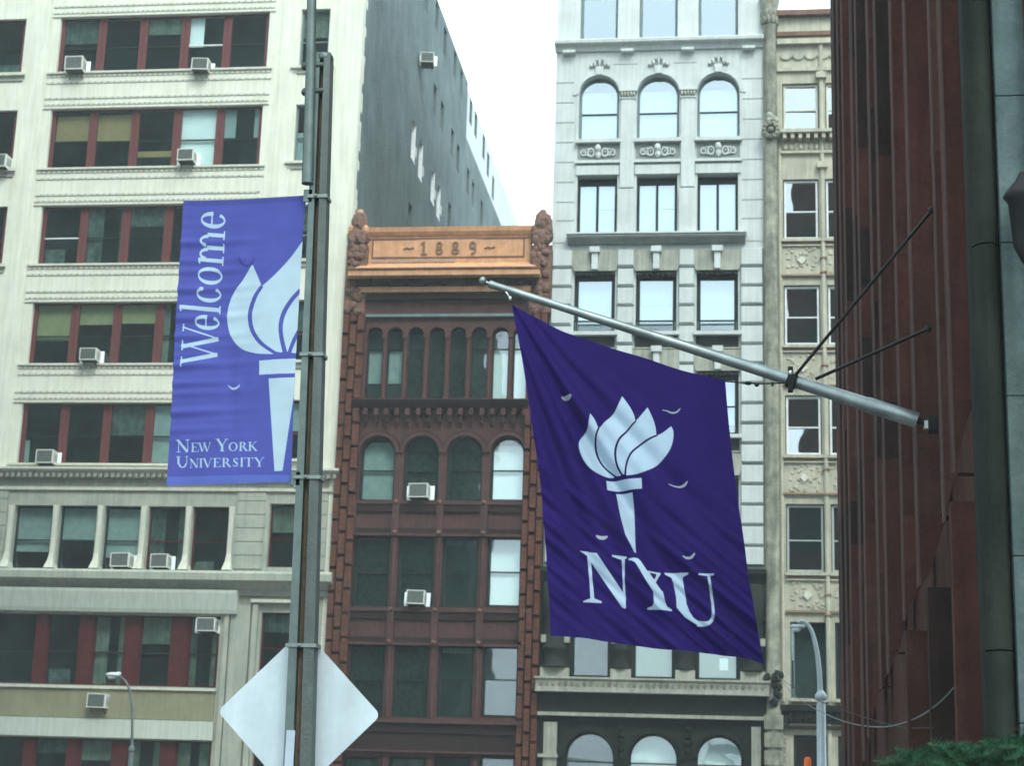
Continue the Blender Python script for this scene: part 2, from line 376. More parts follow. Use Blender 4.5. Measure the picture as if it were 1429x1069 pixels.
w = MB(); w.wall(XL, XR, ZC, ZT, Y0, ops, .45, M['cream'])
# top parapet, return along the side wall edge
w.box(XL, XR, Y0+.01, Y0+.5, ZT, ZT+.4, M['cream'])
w.build('upper_wall', cb)
orn = MB()
xa_, xb_ = at(10, 300, Y0).x, at(356, 300, Y0).x
for k, r in enumerate(rows):
    a, b, c, d = wins[3*k][2:]
    for (pz, cx) in ((r[3]+6, 1), (r[3]+15, 0), (r[2]-6, 1), (r[2]-15, 0)):
        z = at((r[0]+r[1])/2, pz, Y0).z
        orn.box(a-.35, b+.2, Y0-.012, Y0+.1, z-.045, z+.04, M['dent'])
        x = a-.33
        while x < b+.12:
            orn.box(x, x+(.13 if cx else .2), Y0-.035, Y0+.1, z-.04, z+.036, M['cream_trim']); x += .22 if cx else .27
    orn.box(a-.35, b+.25, Y0-.09, Y0+.2, c-.09, c-.003, M['cream_trim'])
    orn.box(a-.35, b+.25, Y0-.05, Y0+.2, d+.003, d+.05, M['cream_trim'])
    a2, b2, c2, d2 = wins[3*k+1][2:]
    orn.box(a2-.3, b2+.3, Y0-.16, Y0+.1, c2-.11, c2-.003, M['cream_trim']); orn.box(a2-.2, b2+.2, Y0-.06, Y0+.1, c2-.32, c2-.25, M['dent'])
    a3, b3, c3, d3 = wins[3*k+2][2:]
    orn.box(a3-.3, b3+.2, Y0-.16, Y0+.1, c3-.13, c3-.003, M['cream_trim']); orn.box(a3-.2, b3+.1, Y0-.06, Y0+.1, c3-.36, c3-.29, M['dent'])
orn.pieces('sill_ornament', cb)
pil = MB()
for (p0, p1) in ((372, 408),):
    x0, x1 = at(p0, 330, Y0).x+.1, at(p1, 330, Y0).x-.25
    pil.box(x0, x1, Y0-.05, Y0+.1, ZC+.02, ZT-.02, M['cream'])
pil.box(at(12, 330, Y0).x, at(40, 330, Y0).x, Y0-.05, Y0+.1, ZC+.02, ZT-.02, M['cream'])
pil.box(XR-1.0, XR+.02, Y0-.05, Y0+.1, ZC+.02, ZT-.02, M['cream'])
pil.pieces('pilaster', cb)
for typ, k, a, b, c, d in wins:
    if typ == 'bay':
        W = (b-a)/5
        for i in range(5):
            rm = 'whiteframe' if (k == 2 and i == 0) or (k == 0 and i == 3) else 'darkframe'
            window(cb, a+W*i+.004, a+W*(i+1)-.004, c+.01, d-.01, Y0+.22, M['redframe'], M['gl'], .05, .46, side=.17, railm=M[rm],
                   blinds=[(*q[:4], M[q[4]]) for q in bl[k][i]])
    elif typ == 'single':
        window(cb, a+.01, b-.01, c+.01, d-.01, Y0+.22, M['bluegrey'] if k < 3 else M['redframe'], M['gl'], .06, .45, blinds=[(0, 1, .0, .55, M['b_cyan'])] if k == 1 else [(0, 1, .5, 1, M['b_cyan'])] if k == 4 else ())
    else:
        W = (b-a)/5
        for i in range(2, 5): window(cb, a+W*i+.004, a+W*(i+1)-.004, c+.01, d-.01, Y0+.22, M['redframe'], M['gl'], .05, .46, side=.17, railm=M['darkframe'])
        q = MB(); q.box(a, a+W*2, Y0+.2, Y0+.3, c, d, M['darkframe']); q.pieces('window_infill', cb)
# middle storey
cor = MB(); z1 = at(230, 655, Y0).z; z0 = at(230, 668, Y0).z
cor.profile([(Y0+.1, z0), (Y0-.1, z0), (Y0-.22, z0+.18), (Y0-.42, z1-.08), (Y0-.42, z1), (Y0+.1, z1)], XL, XR+.12, M['cream_trim'])
x = XL
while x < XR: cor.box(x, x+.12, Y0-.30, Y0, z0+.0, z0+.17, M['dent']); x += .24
z = at(230, 682, Y0).z; cor.box(XL, XR+.05, Y0-.08, Y0+.1, z-.09, z+.03, M['cream_trim'])
cor.pieces('cornice', cb)
r6 = [(17, 70), (80, 132), (143, 193), (204, 256), (266, 317)]
o6 = [rc(p, q, 706, 795)[:2] for p, q in r6]; c6, d6 = rc(17, 317, 706, 795)[2:]
s6 = rc(374, 428, 703, 792)
l6 = rc(-75, -22, 706, 795)
ops6 = [(a, b, c6, d6) for a, b in o6]+[s6, (l6[0], l6[1], c6, d6)]
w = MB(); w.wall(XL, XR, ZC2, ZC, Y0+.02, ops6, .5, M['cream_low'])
w.build('middle_wall', cb)
jn = MB()
for (p0, p1) in ((328, 368), (436, 455), (-14, 6)):
    xa, xb = at(p0, 750, Y0).x, at(p1, 750, Y0).x
    z = c6+.1
    while z < d6+.5: jn.box(xa, xb, Y0-.03, Y0+.02, z, z+.5, M['cream_low']); z += .53
jn.pieces('rusticated_block', cb)
mu = MB()      # swelling stone mullions
for i in range(6):
    xm = (o6[i-1][1]+o6[i][0])/2 if 0 < i < 5 else (o6[0][0]-.13 if i == 0 else o6[4][1]+.13)
    for j in range(8):
        t0, t1 = j/8, (j+1)/8; za, zb = c6+(d6-c6)*t0, c6+(d6-c6)*t1
        wd = lambda t: .085+.10*max(0, 1-t*3.5)**2+.03*max(0, (t-.8)*5)
        y_ = lambda t: Y0-.06-.28*max(0, 1-t*3)**2
        A, B = wd(t0), wd(t1)
        q = [(xm-A, y_(t0), za), (xm+A, y_(t0), za), (xm+B, y_(t1), zb), (xm-B, y_(t1), zb)]
        mu.face(q, M['cream_trim'])
        mu.face([(xm+A, y_(t0), za), (xm+A, Y0+.4, za), (xm+B, Y0+.4, zb), (xm+B, y_(t1), zb)], M['cream_trim'])
        mu.face([(xm-A, Y0+.4, za), (xm-A, y_(t0), za), (xm-B, y_(t1), zb), (xm-B, Y0+.4, zb)], M['cream_trim'])
mu.pieces('stone_mullion', cb)
for i, (a, b) in enumerate(o6):
    B = {0: [(0, 1, .28, 1, M['b_cyan'])], 1: [(0, 1, .48, 1, M['b_cyan'])], 2: [(0, 1, .2, 1, M['b_cyan'])]}.get(i, [])
    window(cb, a+.01, b-.01, c6+.01, d6-.01, Y0+.3, M['redlow'] if i > 2 else M['darkframe'], M['gl'], .06, .46, blinds=B)
window(cb, l6[0]+.01, l6[1]-.01, c6+.01, d6-.01, Y0+.3, M['darkframe'], M['gl'], .06, .46)
window(cb, s6[0]+.01, s6[1]-.01, s6[2]+.01, s6[3]-.01, Y0+.3, M['redlow'], M['gl'], .06, .46)
# ledge + lower storeys
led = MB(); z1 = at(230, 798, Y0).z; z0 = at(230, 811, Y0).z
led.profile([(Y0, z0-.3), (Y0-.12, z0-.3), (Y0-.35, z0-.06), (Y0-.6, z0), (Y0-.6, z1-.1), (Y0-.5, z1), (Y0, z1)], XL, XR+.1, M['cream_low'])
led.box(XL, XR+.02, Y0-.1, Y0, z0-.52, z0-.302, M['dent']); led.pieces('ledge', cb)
gx1 = at(305, 900, Y0).x; c7 = at(150, 957, Y0).z; d7 = at(150, 858, Y0).z
c8 = at(150, 1118, Y0).z; d8 = at(150, 1032, Y0).z
s7 = rc(362, 415, 855, 948); s8 = (s7[0], s7[1], at(380, 1130, Y0).z, at(380, 1048, Y0).z)
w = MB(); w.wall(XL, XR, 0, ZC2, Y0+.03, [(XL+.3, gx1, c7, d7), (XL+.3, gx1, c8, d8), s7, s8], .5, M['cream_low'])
w.build('lower_wall', cb)
lt = MB()
x1 = at(334, 838, Y0).x; za = at(150, 855, Y0).z; zb = at(150, 823, Y0).z
lt.profile([(Y0+.02, za), (Y0-.25, za), (Y0-.3, za+.15), (Y0-.42, zb-.12), (Y0-.42, zb), (Y0+.02, zb)], XL, x1, M['lintel'])
za = at(150, 1030, Y0).z; zb = at(150, 1004, Y0).z
lt.box(XL, gx1+.05, Y0-.14, Y0+.02, za, zb, M['lintel'])
lt.pieces('lintel', cb)
sp = MB(); za2 = at(150, 1003, Y0).z; zb2 = at(150, 962, Y0).z
sp.box(XL, gx1, Y0-.03, Y0+.02, za2, zb2, M['tan']); sp.box(XL, gx1+.04, Y0-.12, Y0+.02, zb2, zb2+.09, M['cream_trim']); sp.build('spandrel', cb)
pm = MB()
for p0, p1, pr in ((309, 316, .16), (318, 345, .10), (349, 356, .2), (415, 440, .1)):
    pm.box(at(p0, 940, Y0).x, at(p1, 940, Y0).x, Y0-pr, Y0+.03, .1, at(330, 832, Y0).z-.35, M['cream_low'])
za = at(380, 842, Y0).z; pm.box(at(352, 842, Y0).x, at(425, 842, Y0).x, Y0-.22, Y0+.03, za, za+.12, M['cream_trim'])
pm.pieces('pier_moulding', cb)
for zz0, zz1, row in ((c7, d7, 7), (c8, d8, 8)):
    pxs = [(-110, -12), (-8, 46), (62, 107), (127, 171), (192, 236), (261, 301)] if row == 7 else [(-120, -30), (-22, 30), (45, 91), (108, 154), (176, 222), (243, 291)]
    yy = 908 if row == 7 else 1055
    prev = XL+.3; mb = MB()
    for (p, q) in pxs:
        a, b = at(p, yy, Y0).x, at(q, yy, Y0).x
        mb.box(prev, a, Y0+.12, Y0+.4, zz0, zz1, M['redlow']); prev = b
        window(cb, a+.005, b-.005, zz0+.01, zz1-.01, Y0+.26, M['redlow'], M['gl'], .05, .47, railm=M['darkframe'])
    mb.box(prev, gx1, Y0+.12, Y0+.4, zz0, zz1, M['redlow']); mb.pieces('mullion', cb)
for s in (s7, s8): window(cb, s[0]+.01, s[1]-.01, s[2]+.01, s[3]-.01, Y0+.26, M['redlow'], M['gl'], .06, .47)
it = MB(); it.box(XL+.1, XR-.5, Y0+1.6, Y0+1.7, 0, ZT, M['int'])
for k in range(len(rows)): it.box(XL+.1, XR-.5, Y0+.5, Y0+1.6, wins[3*k][4]-.6, wins[3*k][4]-.5, M['int'])
it.build('interior', cb)
# side wall with small windows
def swin(px, py, w=.9, h=1.5, pale=False, hz=None):
    p = atx(px, py, XR); return (p.y, p.z, w, h, pale)
S = [swin(*q) for q in ((596, -4), (610, 22), (621, 58), (635, 90), (644, 115), (607, 138), (617, 162), (631, 199), (639, 220), (653, 253), (660, 270), (672, 297),
                        (572, 306), (627, 302))]
S += [swin(657, 156), swin(664, 174), swin(675, 205), swin(681, 230), swin(688, 262)]
S += [swin(577, 195, 1.0, 1.9, True), swin(587, 222, 1.0, 1.9, True), swin(604, 258, 1.0, 1.7, True), swin(612, 280, 1.0, 1.7, True)]
side = MB()
YA = atx(650, 200, XR).y; ZD = atx(650, 190, XR).z       # where the paler part begins
def sidewall(y0, y1, z0, z1, holes, m):
    ys = sorted({y0, y1, *[h[0] for h in holes], *[h[1] for h in holes]}); zs = sorted({z0, z1, *[h[2] for h in holes], *[h[3] for h in holes]})
    ys = [q for q in ys if y0 <= q <= y1]; zs = [q for q in zs if z0 <= q <= z1]
    for i in range(len(ys)-1):
        for j in range(len(zs)-1):
            cy, cz = (ys[i]+ys[i+1])/2, (zs[j]+zs[j+1])/2
            if any(h[0] < cy < h[1] and h[2] < cz < h[3] for h in holes): continue
            side.face([(XR, ys[i], zs[j]), (XR, ys[i+1], zs[j]), (XR, ys[i+1], zs[j+1]), (XR, ys[i], zs[j+1])], m)
H = [(round(y-w_/2, 3), round(y+w_/2, 3), round(z-h/2, 3), round(z+h/2, 3)) for y, z, w_, h, p in S]
for (h, s) in zip(H, S):
    a, b, c, d = h; rm = M['whiteframe'] if s[4] else M['stucco']
    for q in ([(a, c), (b, c)], [(b, c), (b, d)], [(b, d), (a, d)], [(a, d), (a, c)]):
        (u, v), (p, r_) = q; side.face([(XR, u, v), (XR-.35, u, v), (XR-.35, p, r_), (XR, p, r_)], rm)
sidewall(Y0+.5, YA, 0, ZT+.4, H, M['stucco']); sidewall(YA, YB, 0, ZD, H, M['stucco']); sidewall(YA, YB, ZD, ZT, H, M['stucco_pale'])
side.box(XL, XR-.4, YA, YB, ZT-.3, ZT-.001, M['roof']); side.box(XL, XR-.01, YB, YB+.3, 0, ZT, M['stucco']); side.box(XL-.3, XL, Y0, YB, 0, ZT, M['stucco'])
side.box(XL, XR-.4, Y0+.5, YA, ZT+.1, ZT+.39, M['roof'])
# uneven toothed edge where the front facing returns on to the side
z = 0
while z < ZT+.35:
    h = .42; side.box(XR-.3, XR+.03, Y0+.001, Y0+.25+random.choice((.1, .35))+random.uniform(0, .1), z, z+h-.01, M['cream']); z += h
side.build('side_wall', cb)
for (h, s) in zip(H, S):
    f = MB(); X = XR-.3; a, b, c, d = h; fm = M['whiteframe'] if s[4] else M['darkframe']
    f.box(X, X+.06, a, a+.07, c, d, fm); f.box(X, X+.06, b-.07, b, c, d, fm); f.box(X, X+.055, a, b, c, c+.07, fm); f.box(X, X+.055, a, b, d-.07, d, fm)
    f.box(X, X+.05, a, b, (c+d)/2-.03, (c+d)/2+.03, fm)
    fo = f.build('side_window', cb); g = MB(); g.box(X-.02, X+.01, a, b, c, d, M['int']); g.build('pane', fo)
    if s[4]:
        g = MB(); g.box(XR-.26, XR+.02, a+.02, b-.02, c-.14, c-.003, M['whiteframe'])
        g.box(XR+.004, XR+.04, b-.0, b+.3, c+.3, c+.8, M['stucco_pale']); g.pieces('pale_patch', fo)  # pale sill and pale patch beside the window
# ------------------------------------------------------------------ narrow brown building dated 1889
BL, BR = XR+.06, at(764, 500, Y0).x
bb = thing('brownstone_building', 'narrow red-brown building with arched windows and an orange 1889 cornice', 'building', ((BL+BR)/2, Y0, 0))
zt = at(625, 443, Y0).z
iL, iR = at(509, 500, Y0).x-.05, at(733, 500, Y0).x+.1
iL = at(500, 600, Y0).x; iR = at(733, 600, Y0).x
A8 = []; n8 = [(511, 533), (539, 561), (568, 590), (597.5, 620), (627, 649.5), (656.5, 679), (686, 709), (715, 737)]
for p, q in n8:
    a, b, c, d = rc(p, q, 457, 558); A8.append((a, b, c, d, (b-a)/2))
A4 = []; ledge_z = at(620, 566, Y0).z
for p, q in ((502, 551), (563, 612), (623, 673), (684, 732)):
    a, b, c, d = rc(p, q, 609, 699); A4.append((a, b, c, d, (b-a)/2*.95))
A3 = [rc(p, q, 748, 848) for p, q in ((492, 543), (554, 605), (616, 667), (679, 728))]
A2 = [rc(p, q, 900, 1002) for p, q in ((485, 536), (548, 598), (610, 660), (672, 723))]
A1 = [rc(p, q, 1056, 1140) for p, q in ((476, 527), (541, 592), (604, 655), (667, 718))]
zb = A3[0][3]+.0
w = MB(); allops = A8+A4+A3+A2+A1
w.wall(at(480, 600, Y0).x, BR-.1, 0, zt, Y0, allops, .4, M['brown'])
w.build('front_wall', bb)
for a, b, c, d, r_ in A8:
    i = A8.index((a, b, c, d, r_))
    B = [(0, 1, 0, .72, M['b_white'])] if i > 5 else ([(0, 1, .25, .7, M['b_cyan'])] if i < 2 else [(0.0, 1, 0, .7, M['b_green'])])  # here and below, white and green panels imitate mirrored sky and trees
    window(bb, a+.01, b-.01, c+.01, d-.01, Y0+.28, M['darkframe'], M['gl'], .035, .72, rise=(b-a)/2-.01, blinds=B)
for i, (a, b, c, d, r_) in enumerate(A4):
    B = [[(.05, .95, .02, .93, M['b_cyan'])], [(0, 1, 0, .8, M['b_green'])], [(0, 1, 0, .8, M['b_green'])], [(0, 1, 0, .88, M['b_white'])]][i]
    window(bb, a+.01, b-.01, c+.01, d-.01, Y0+.28, M['darkframe'], M['gl'], .08, .48, rise=r_-.01, blinds=B)
for i, (a, b, c, d) in enumerate(A3):
    B = [[(0, 1, 0, 1, M['b_green'])], [(0, 1, 0, 1, M['b_green'])], [], [(0, 1, 0, 1, M['b_white'])]][i]
    window(bb, a+.01, b-.01, c+.01, d-.01, Y0+.28, M['darkframe'], M['gl'], .1, .5, blinds=B)
for i, (a, b, c, d) in enumerate(A2): window(bb, a+.01, b-.01, c+.01, d-.01, Y0+.28, M['darkframe'], M['gl'], .09, .52, blinds=[(0, 1, 0, 1, M['b_green'])] if i < 2 else [])
for i, (a, b, c, d) in enumerate(A1): window(bb, a+.01, b-.01, c+.01, d-.01, Y0+.28, M['darkframe'], M['gl'], .09, .5)
# mouldings of the front
f = MB()
z = at(620, 562, Y0).z; z2 = at(620, 572, Y0).z; xl, xr = at(494, 566, Y0).x, at(738, 566, Y0).x
f.profile([(Y0, z2), (Y0-.35, z2), (Y0-.5, z-.1), (Y0-.55, z), (Y0, z)], xl, xr, M['brown_dark']); f.box(xl, xr, Y0-.56, Y0-.2, z, z+.04, M['brown'])
f.pieces('ledge', bb)
f = MB(); zc = z2
for i in range(17):
    x = xl+.12+(xr-xl-.24)*i/16
    f.box(x-.09, x+.09, Y0-.34, Y0, zc-.26, zc-.003, M['brown']); f.box(x-.06, x+.06, Y0-.2, Y0, zc-.52, zc-.262, M['brown']); f.box(x-.04, x+.04, Y0-.1, Y0, zc-.66, zc-.522, M['brown'])
f.pieces('corbel', bb)
f = MB()
for i in range(9):
    if i == 0: x = A8[0][0]-.07
    elif i == 8: x = A8[7][1]+.07
    else: x = (A8[i-1][1]+A8[i][0])/2
    zc = A8[0][3]-(A8[0][1]-A8[0][0])/2
    f.tube([(x, Y0-.02, A8[0][2]+.1), (x, Y0-.02, zc-.15)], .075, M['brown'], 8); f.box(x-.1, x+.1, Y0-.13, Y0, zc-.15, zc-.02, M['brown']); f.box(x-.1, x+.1, Y0-.12, Y0, A8[0][2]-.02, A8[0][2]+.1, M['brown'])
f.pieces('colonnette', bb)
f = MB()
for a, b, c, d, r_ in A8: f.ring((a+b)/2, d-r_, r_+.015, r_+.015, r_+.07, r_+.07, Y0-.045, Y0+.0, M['brown'], n=12)
for a, b, c, d, r_ in A4: f.ring((a+b)/2, d-r_, (b-a)/2+.02, r_+.02, (b-a)/2+.16, r_+.16, Y0-.1, Y0, M['brown']); f.ring((a+b)/2, d-r_, (b-a)/2+.17, r_+.17, (b-a)/2+.22, r_+.22, Y0-.05, Y0, M['brown_dark'])
f.pieces('arch_moulding', bb)
f = MB(); g = MB()
px4 = [(497, 556, 617, 678, 736), (488, 549, 611, 673, 733), (481, 542, 604, 666, 727)]
for (top, bot, xs) in ((A4, A3, (A4, A3)), (A3, A2, (A3, A2))):
    zt_, zb_ = top[0][2], bot[0][3]
    xl, xr = at(490, 720, Y0).x, at(732, 720, Y0).x
    if top is A3: xl, xr = at(484, 870, Y0).x, at(727, 870, Y0).x
    f.box(xl, xr, Y0-.16, Y0, zt_-.14, zt_-.003, M['brown']); f.box(xl+.03, xr-.03, Y0-.1, Y0, zt_-.42, zt_-.143, M['brown_dark'])
    f.box(xl, xr, Y0-.14, Y0, zb_+.003, zb_+.1, M['brown']); f.box(xl, xr, Y0-.05, Y0, zb_+.103, zb_+.3, M['brown_dark'])
    for i in range(5):
        x = (top[0][0]-.15 if i == 0 else top[3][1]+.15 if i == 4 else (top[i-1][1]+top[i][0]+bot[i-1][1]+bot[i][0])/4)
        f.box(x-.13, x+.13, Y0-.19, Y0-.002, zb_+.0, zt_+.0, M['brown'])
        for zz in (zt_-.07, zb_+.12): g.ball((x, Y0-.22, zz), .09, .07, .09, M['copper_dark'], 8)
f.pieces('spandrel_moulding', bb); g.pieces('rosette', bb)
f = MB()
for rowA in (A3, A2, A1):
    for i in range(5):
        x = (rowA[0][0]-.13 if i == 0 else rowA[3][1]+.13 if i == 4 else (rowA[i-1][1]+rowA[i][0])/2)
        f.tube([(x, Y0-.03, rowA[0][2]+.05), (x, Y0-.03, rowA[0][3]-.05)], .09, M['brown'], 8)
f.pieces('pier_shaft', bb)
f = MB(); z = A2[0][2]; xl, xr = at(476, 1010, Y0).x, at(730, 1010, Y0).x
f.box(xl, xr, Y0-.35, Y0, z-.16, z-.02, M['brown']); f.box(xl, xr, Y0-.2, Y0, z-.5, z-.162, M['brown_dark'])
f.box(xl, xr, Y0-.12, Y0, z-1.15, z-.502, M['brown_dark']); f.box(xl, xr, Y0-.24, Y0, z-1.22, z-1.152, M['brown'])
f.build('shop_cornice', bb)
def pilaster(name, pxa, pya, pxb, pyb, wd, ztop):
    b = MB(); xa = at(pxa, pya, Y0).x; xb = at(pxb, pyb, Y0).x; x0 = (xa+xb)/2-wd/2
    b.box(x0, x0+wd, Y0-.18, Y0+.1, 0, ztop, M['brickjoint'])
    cw = wd/3
    for c in range(3):
        z = -.23*c if c % 2 else -.5; z = [0, .46, .12][c]-.9
        while z < ztop-.3:
            h = .84; lo, hi = max(z, 0), min(z+h, ztop)
            if hi > lo+.1:
                d = random.uniform(.05, .12)+(.06 if c == 1 else 0)
                pillow(b, x0+c*cw+.004, x0+(c+1)*cw-.004, lo, hi, Y0-.18, d+.05, .035, M['brickred'])
                for q in range(1, 4):
                    zz = lo+(hi-lo)*q/4; b.box(x0+c*cw+.04, x0+(c+1)*cw-.04, Y0-.18-d-.053, Y0-.2, zz-.008, zz+.008, M['brickjoint'])
            z += .92
    b.build(name, bb)
zp = at(500, 440, Y0).z
pilaster('brick_pilaster', 492, 480, 473, 900, .88, zp); pilaster('brick_pilaster', 749, 480, 740, 900, .80, zp)
# carved pier heads with figures
for pxc in (498, 755):
    b = MB(); c = at(pxc, 400, Y0)
    b.box(c.x-.42, c.x+.42, Y0-.3, Y0+.4, zp, at(pxc, 345, Y0).z, M['copper_dark'])
    z = zp
    while z < at(pxc, 330, Y0).z:
        for k in range(3): b.ball((c.x+random.uniform(-.26, .26), Y0-.32, z+random.uniform(0, .2)), random.uniform(.12, .22), .14, random.uniform(.12, .24), M['copper_dark'], 8, .12)
        z += .28
    b.build('carved_pier', bb)
    b = MB(); zt2 = at(pxc, 295, Y0).z; zm = at(pxc, 335, Y0).z
    b.ball((c.x, Y0-.1, zm+.12), .46, .35, .42, M['copper_dark'], 12, .09)
    b.ball((c.x+.02, Y0-.12, (zt2+zm)/2+.05), .36, .32, .5, M['copper_dark'], 12, .1); b.ball((c.x, Y0-.1, zt2-.2), .2, .2, .26, M['copper'] if pxc < 600 else M['copper_dark'], 9, .08)
    for s in (-1, 1):
        b.ball((c.x+s*.3, Y0-.25, zm+.35), .14, .14, .2, M['copper'] if pxc < 600 else M['copper_dark'], 8, .15); b.ball((c.x+s*.2, Y0-.36, zm-.1), .16, .14, .2, M['copper_dark'], 8, .15)
    b.build('finial', bb)
# orange cornice
k = MB(); xl, xr = at(511, 345, Y0).x, at(741, 345, Y0).x
zz = lambda py: at(625, py, Y0).z
k.box(xl, xr, Y0-.02, Y0+.5, zz(369), zz(329), M['copper'])
k.profile([(Y0+.5, zz(329)), (Y0-.06, zz(329)), (Y0-.16, zz(324)), (Y0-.2, zz(318)), (Y0+.5, zz(318))], xl-.05, xr+.05, M['copper'])
k.build('parapet', bb)
k = MB(); k.box(xl+.05, xr-.05, Y0-.045, Y0-.02, zz(334), zz(331.5), M['copper_dark']); k.box(xl+.25, xr-.25, Y0-.05, Y0-.02, zz(360), zz(358), M['copper_dark'])
for x in (xl+.25, xr-.3): k.box(x, x+.05, Y0-.05, Y0-.02, zz(358), zz(334.5), M['copper_dark'])
xp0, xp1 = at(584, 345, Y0).x, at(671, 345, Y0).x
k.box(xp0, xp1, Y0-.055, Y0-.021, zz(358.5), zz(334.5), M['copper']); k.pieces('panel_frame', bb)
k = MB()
random.seed(5)
x = at(520, 362, Y0).x
while x < at(632, 362, Y0).x: 
    wv = random.uniform(.06, .2); h = random.uniform(.08, .16); k.box(x, x+wv, Y0-.06, Y0-.021, zz(366), zz(366)+h, M['patina']); x += wv+random.uniform(.02, .08)
for x0 in (at(563, 346, Y0).x, at(676, 346, Y0).x):
    for j in range(4): k.ball((x0+.07+j*.1, Y0-.06, zz(346)+(.03 if j % 2 else -.01)), .07, .03, .035, M['patina'], 7)
    k.box(x0, x0+.45, Y0-.06, Y0-.022, zz(346)-.012, zz(346)+.012, M['patina'])
k.pieces('carved_ornament', bb)
def digit(ch, cx, z0, h, Y, m):
    b = MB(); s = h
    if ch == '1':
        b.box(cx-.06*s, cx+.08*s, Y-.05, Y, z0, z0+s, m); b.box(cx-.2*s, cx+.22*s, Y-.048, Y, z0, z0+.1*s, m)
        b.prism([(cx-.06*s, z0+s), (cx-.24*s, z0+.82*s), (cx-.06*s, z0+.84*s)], Y-.047, Y, m)
    elif ch == '8':
        b.ring(cx, z0+.27*s, .12*s, .14*s, .27*s, .27*s, Y-.05, Y, m, 0, 360, 20); b.ring(cx, z0+.75*s, .1*s, .12*s, .23*s, .245*s, Y-.048, Y, m, 0, 360, 20)
    elif ch == '9':
        b.ring(cx, z0+.70*s, .11*s, .14*s, .26*s, .30*s, Y-.05, Y, m, 0, 360, 20); b.ring(cx-.02*s, z0+.40*s, .14*s, .28*s, .28*s, .40*s, Y-.048, Y, m, -110, 30, 14)
    o = b.build('numeral', bb); return o
hd = (zz(337)-zz(357))
for ch, px in zip('1889', (592, 613.5, 636, 660)): digit(ch, at(px, 347, Y0).x, zz(356), hd*.92, Y0-.056, M['digit'])
k = MB(); XA, XB = at(494, 388, Y0).x, at(755, 388, Y0).x
vs = [(xl, Y0-.02, zz(367)), (xr, Y0-.02, zz(367)), (XB, Y0-.85, zz(384)), (XA, Y0-.85, zz(384))]
k.face(vs[::-1], M['copper']); k.face([(XA, Y0-.85, zz(384)), (XA, Y0, zz(384)), (xl, Y0-.02, zz(367))], M['copper']); k.face([(XB, Y0-.85, zz(384)), (xr, Y0-.02, zz(367)), (XB, Y0, zz(384))], M['copper'])
k.box(XA-.04, XB+.04, Y0-.92, Y0, zz(393), zz(385), M['copper']); k.box(XA-.07, XB+.07, Y0-.98, Y0, zz(385)+.003, zz(383), M['copper_dark'])
k.box(XA+.15, XB-.15, Y0-.5, Y0, zz(403), zz(394), M['brown_dark']); k.box(XA+.28, XB-.35, Y0-.42, Y0, zz(411), zz(403.5), M['copper'])
for i in range(9):
    x = XA+.75+(XB-XA-1.5)*i/8; k.box(x-.09, x+.09, Y0-.66, Y0, zz(403), zz(396), M['brown_dark'])
k.pieces('cornice', bb)
k = MB(); k.box(iL-.1, iR+.2, Y0-.28, Y0, zz(419), zz(411.5), M['brown_dark']); k.box(iL-.05, iR+.1, Y0-.05, Y0-.0, zz(439), zz(419.3), M['brown'])  # upper dark band draws the shadow under the orange cornice
k.box(iL-.1, iR+.15, Y0-.16, Y0, zz(443), zz(439.3), M['bluegrey']); k.box(BL, BR, Y0+.002, Y0+.45, zz(443), zz(350), M['brown'])
k.build('frieze', bb)
k = MB(); k.box(BL+.02, BR-.02, Y0+.46, Y0+26, 0, zz(352), M['brown_dark']); k.build('rear_block', bb)
rb = MB(); rb.box(BL+.2, BR-.2, Y0+.43, Y0+.455, 0, zt, M['int']); rb.build('interior', bb)
# ------------------------------------------------------------------ white building
WL, WR = BR+.04, at(1067, 500, Y0).x
random.seed(11)
wb = thing('limestone_building', 'tall white stone building with round-arched upper windows and blocky stone piers', 'building', ((WL+WR)/2, Y0, 0))
cols = {0: [(811, 863), (893, 946), (975, 1030)], 1: [(808, 864), (889, 948), (973, 1032)], 2: [(805, 861), (888, 945), (973, 1030)], 3: [(801, 858), (887, 944), (972, 1030)],
        4: [(800, 857), (887, 944), (972, 1031)], 5: [(798, 856), (886, 944), (973, 1031)], 6: [(797, 851), (883, 941), (972, 1031)], 7: [(788, 857), (877, 946), (971, 1037)]}
ys = {0: (-70, 53), 1: (104, 194), 2: (243, 325), 3: (379, 464), 4: (519, 607), 5: (664, 752), 6: (868, 948), 7: (1025, 1120)}
W_ = {}
for k in cols:
    c, d = at(920, ys[k][1], Y0).z, at(920, ys[k][0], Y0).z; m = sum(ys[k])/2; W_[k] = []
    for (p, q) in cols[k]:
        a, b = at(p, m, Y0).x, at(q, m, Y0).x
        W_[k].append((a, b, c, d, (b-a)/2*(1.0)) if k in (1, 7) else (a, b, c, d))
zU = at(920, 337, Y0).z; zM = at(920, 800, Y0).z; ZW = at(920, -140, Y0).z; zF = at(920, 952, Y0).z
w = MB(); w.wall(WL, WR, zU, ZW, Y0, W_[0]+W_[1]+W_[2], .5, M['white'], M['white'])
w.box(WL, WR, Y0+.6, Y0+24, 0, ZW, M['white_low']); w.build('upper_wall', wb)
w = MB(); w.wall(WL, WR, zM, zU, Y0+.02, W_[3]+W_[4]+W_[5], .5, M['white'], M['whitejoint']); w.build('middle_wall', wb)
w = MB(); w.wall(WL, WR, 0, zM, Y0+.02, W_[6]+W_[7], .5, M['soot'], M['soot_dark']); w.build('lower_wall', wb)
zw = lambda py: at(920, py, Y0).z
for a, b, c, d in W_[0]: window(wb, a+.01, b-.01, c+.01, d-.01, Y0+.3, M['bluegrey'], M['glw'], .1, 0)
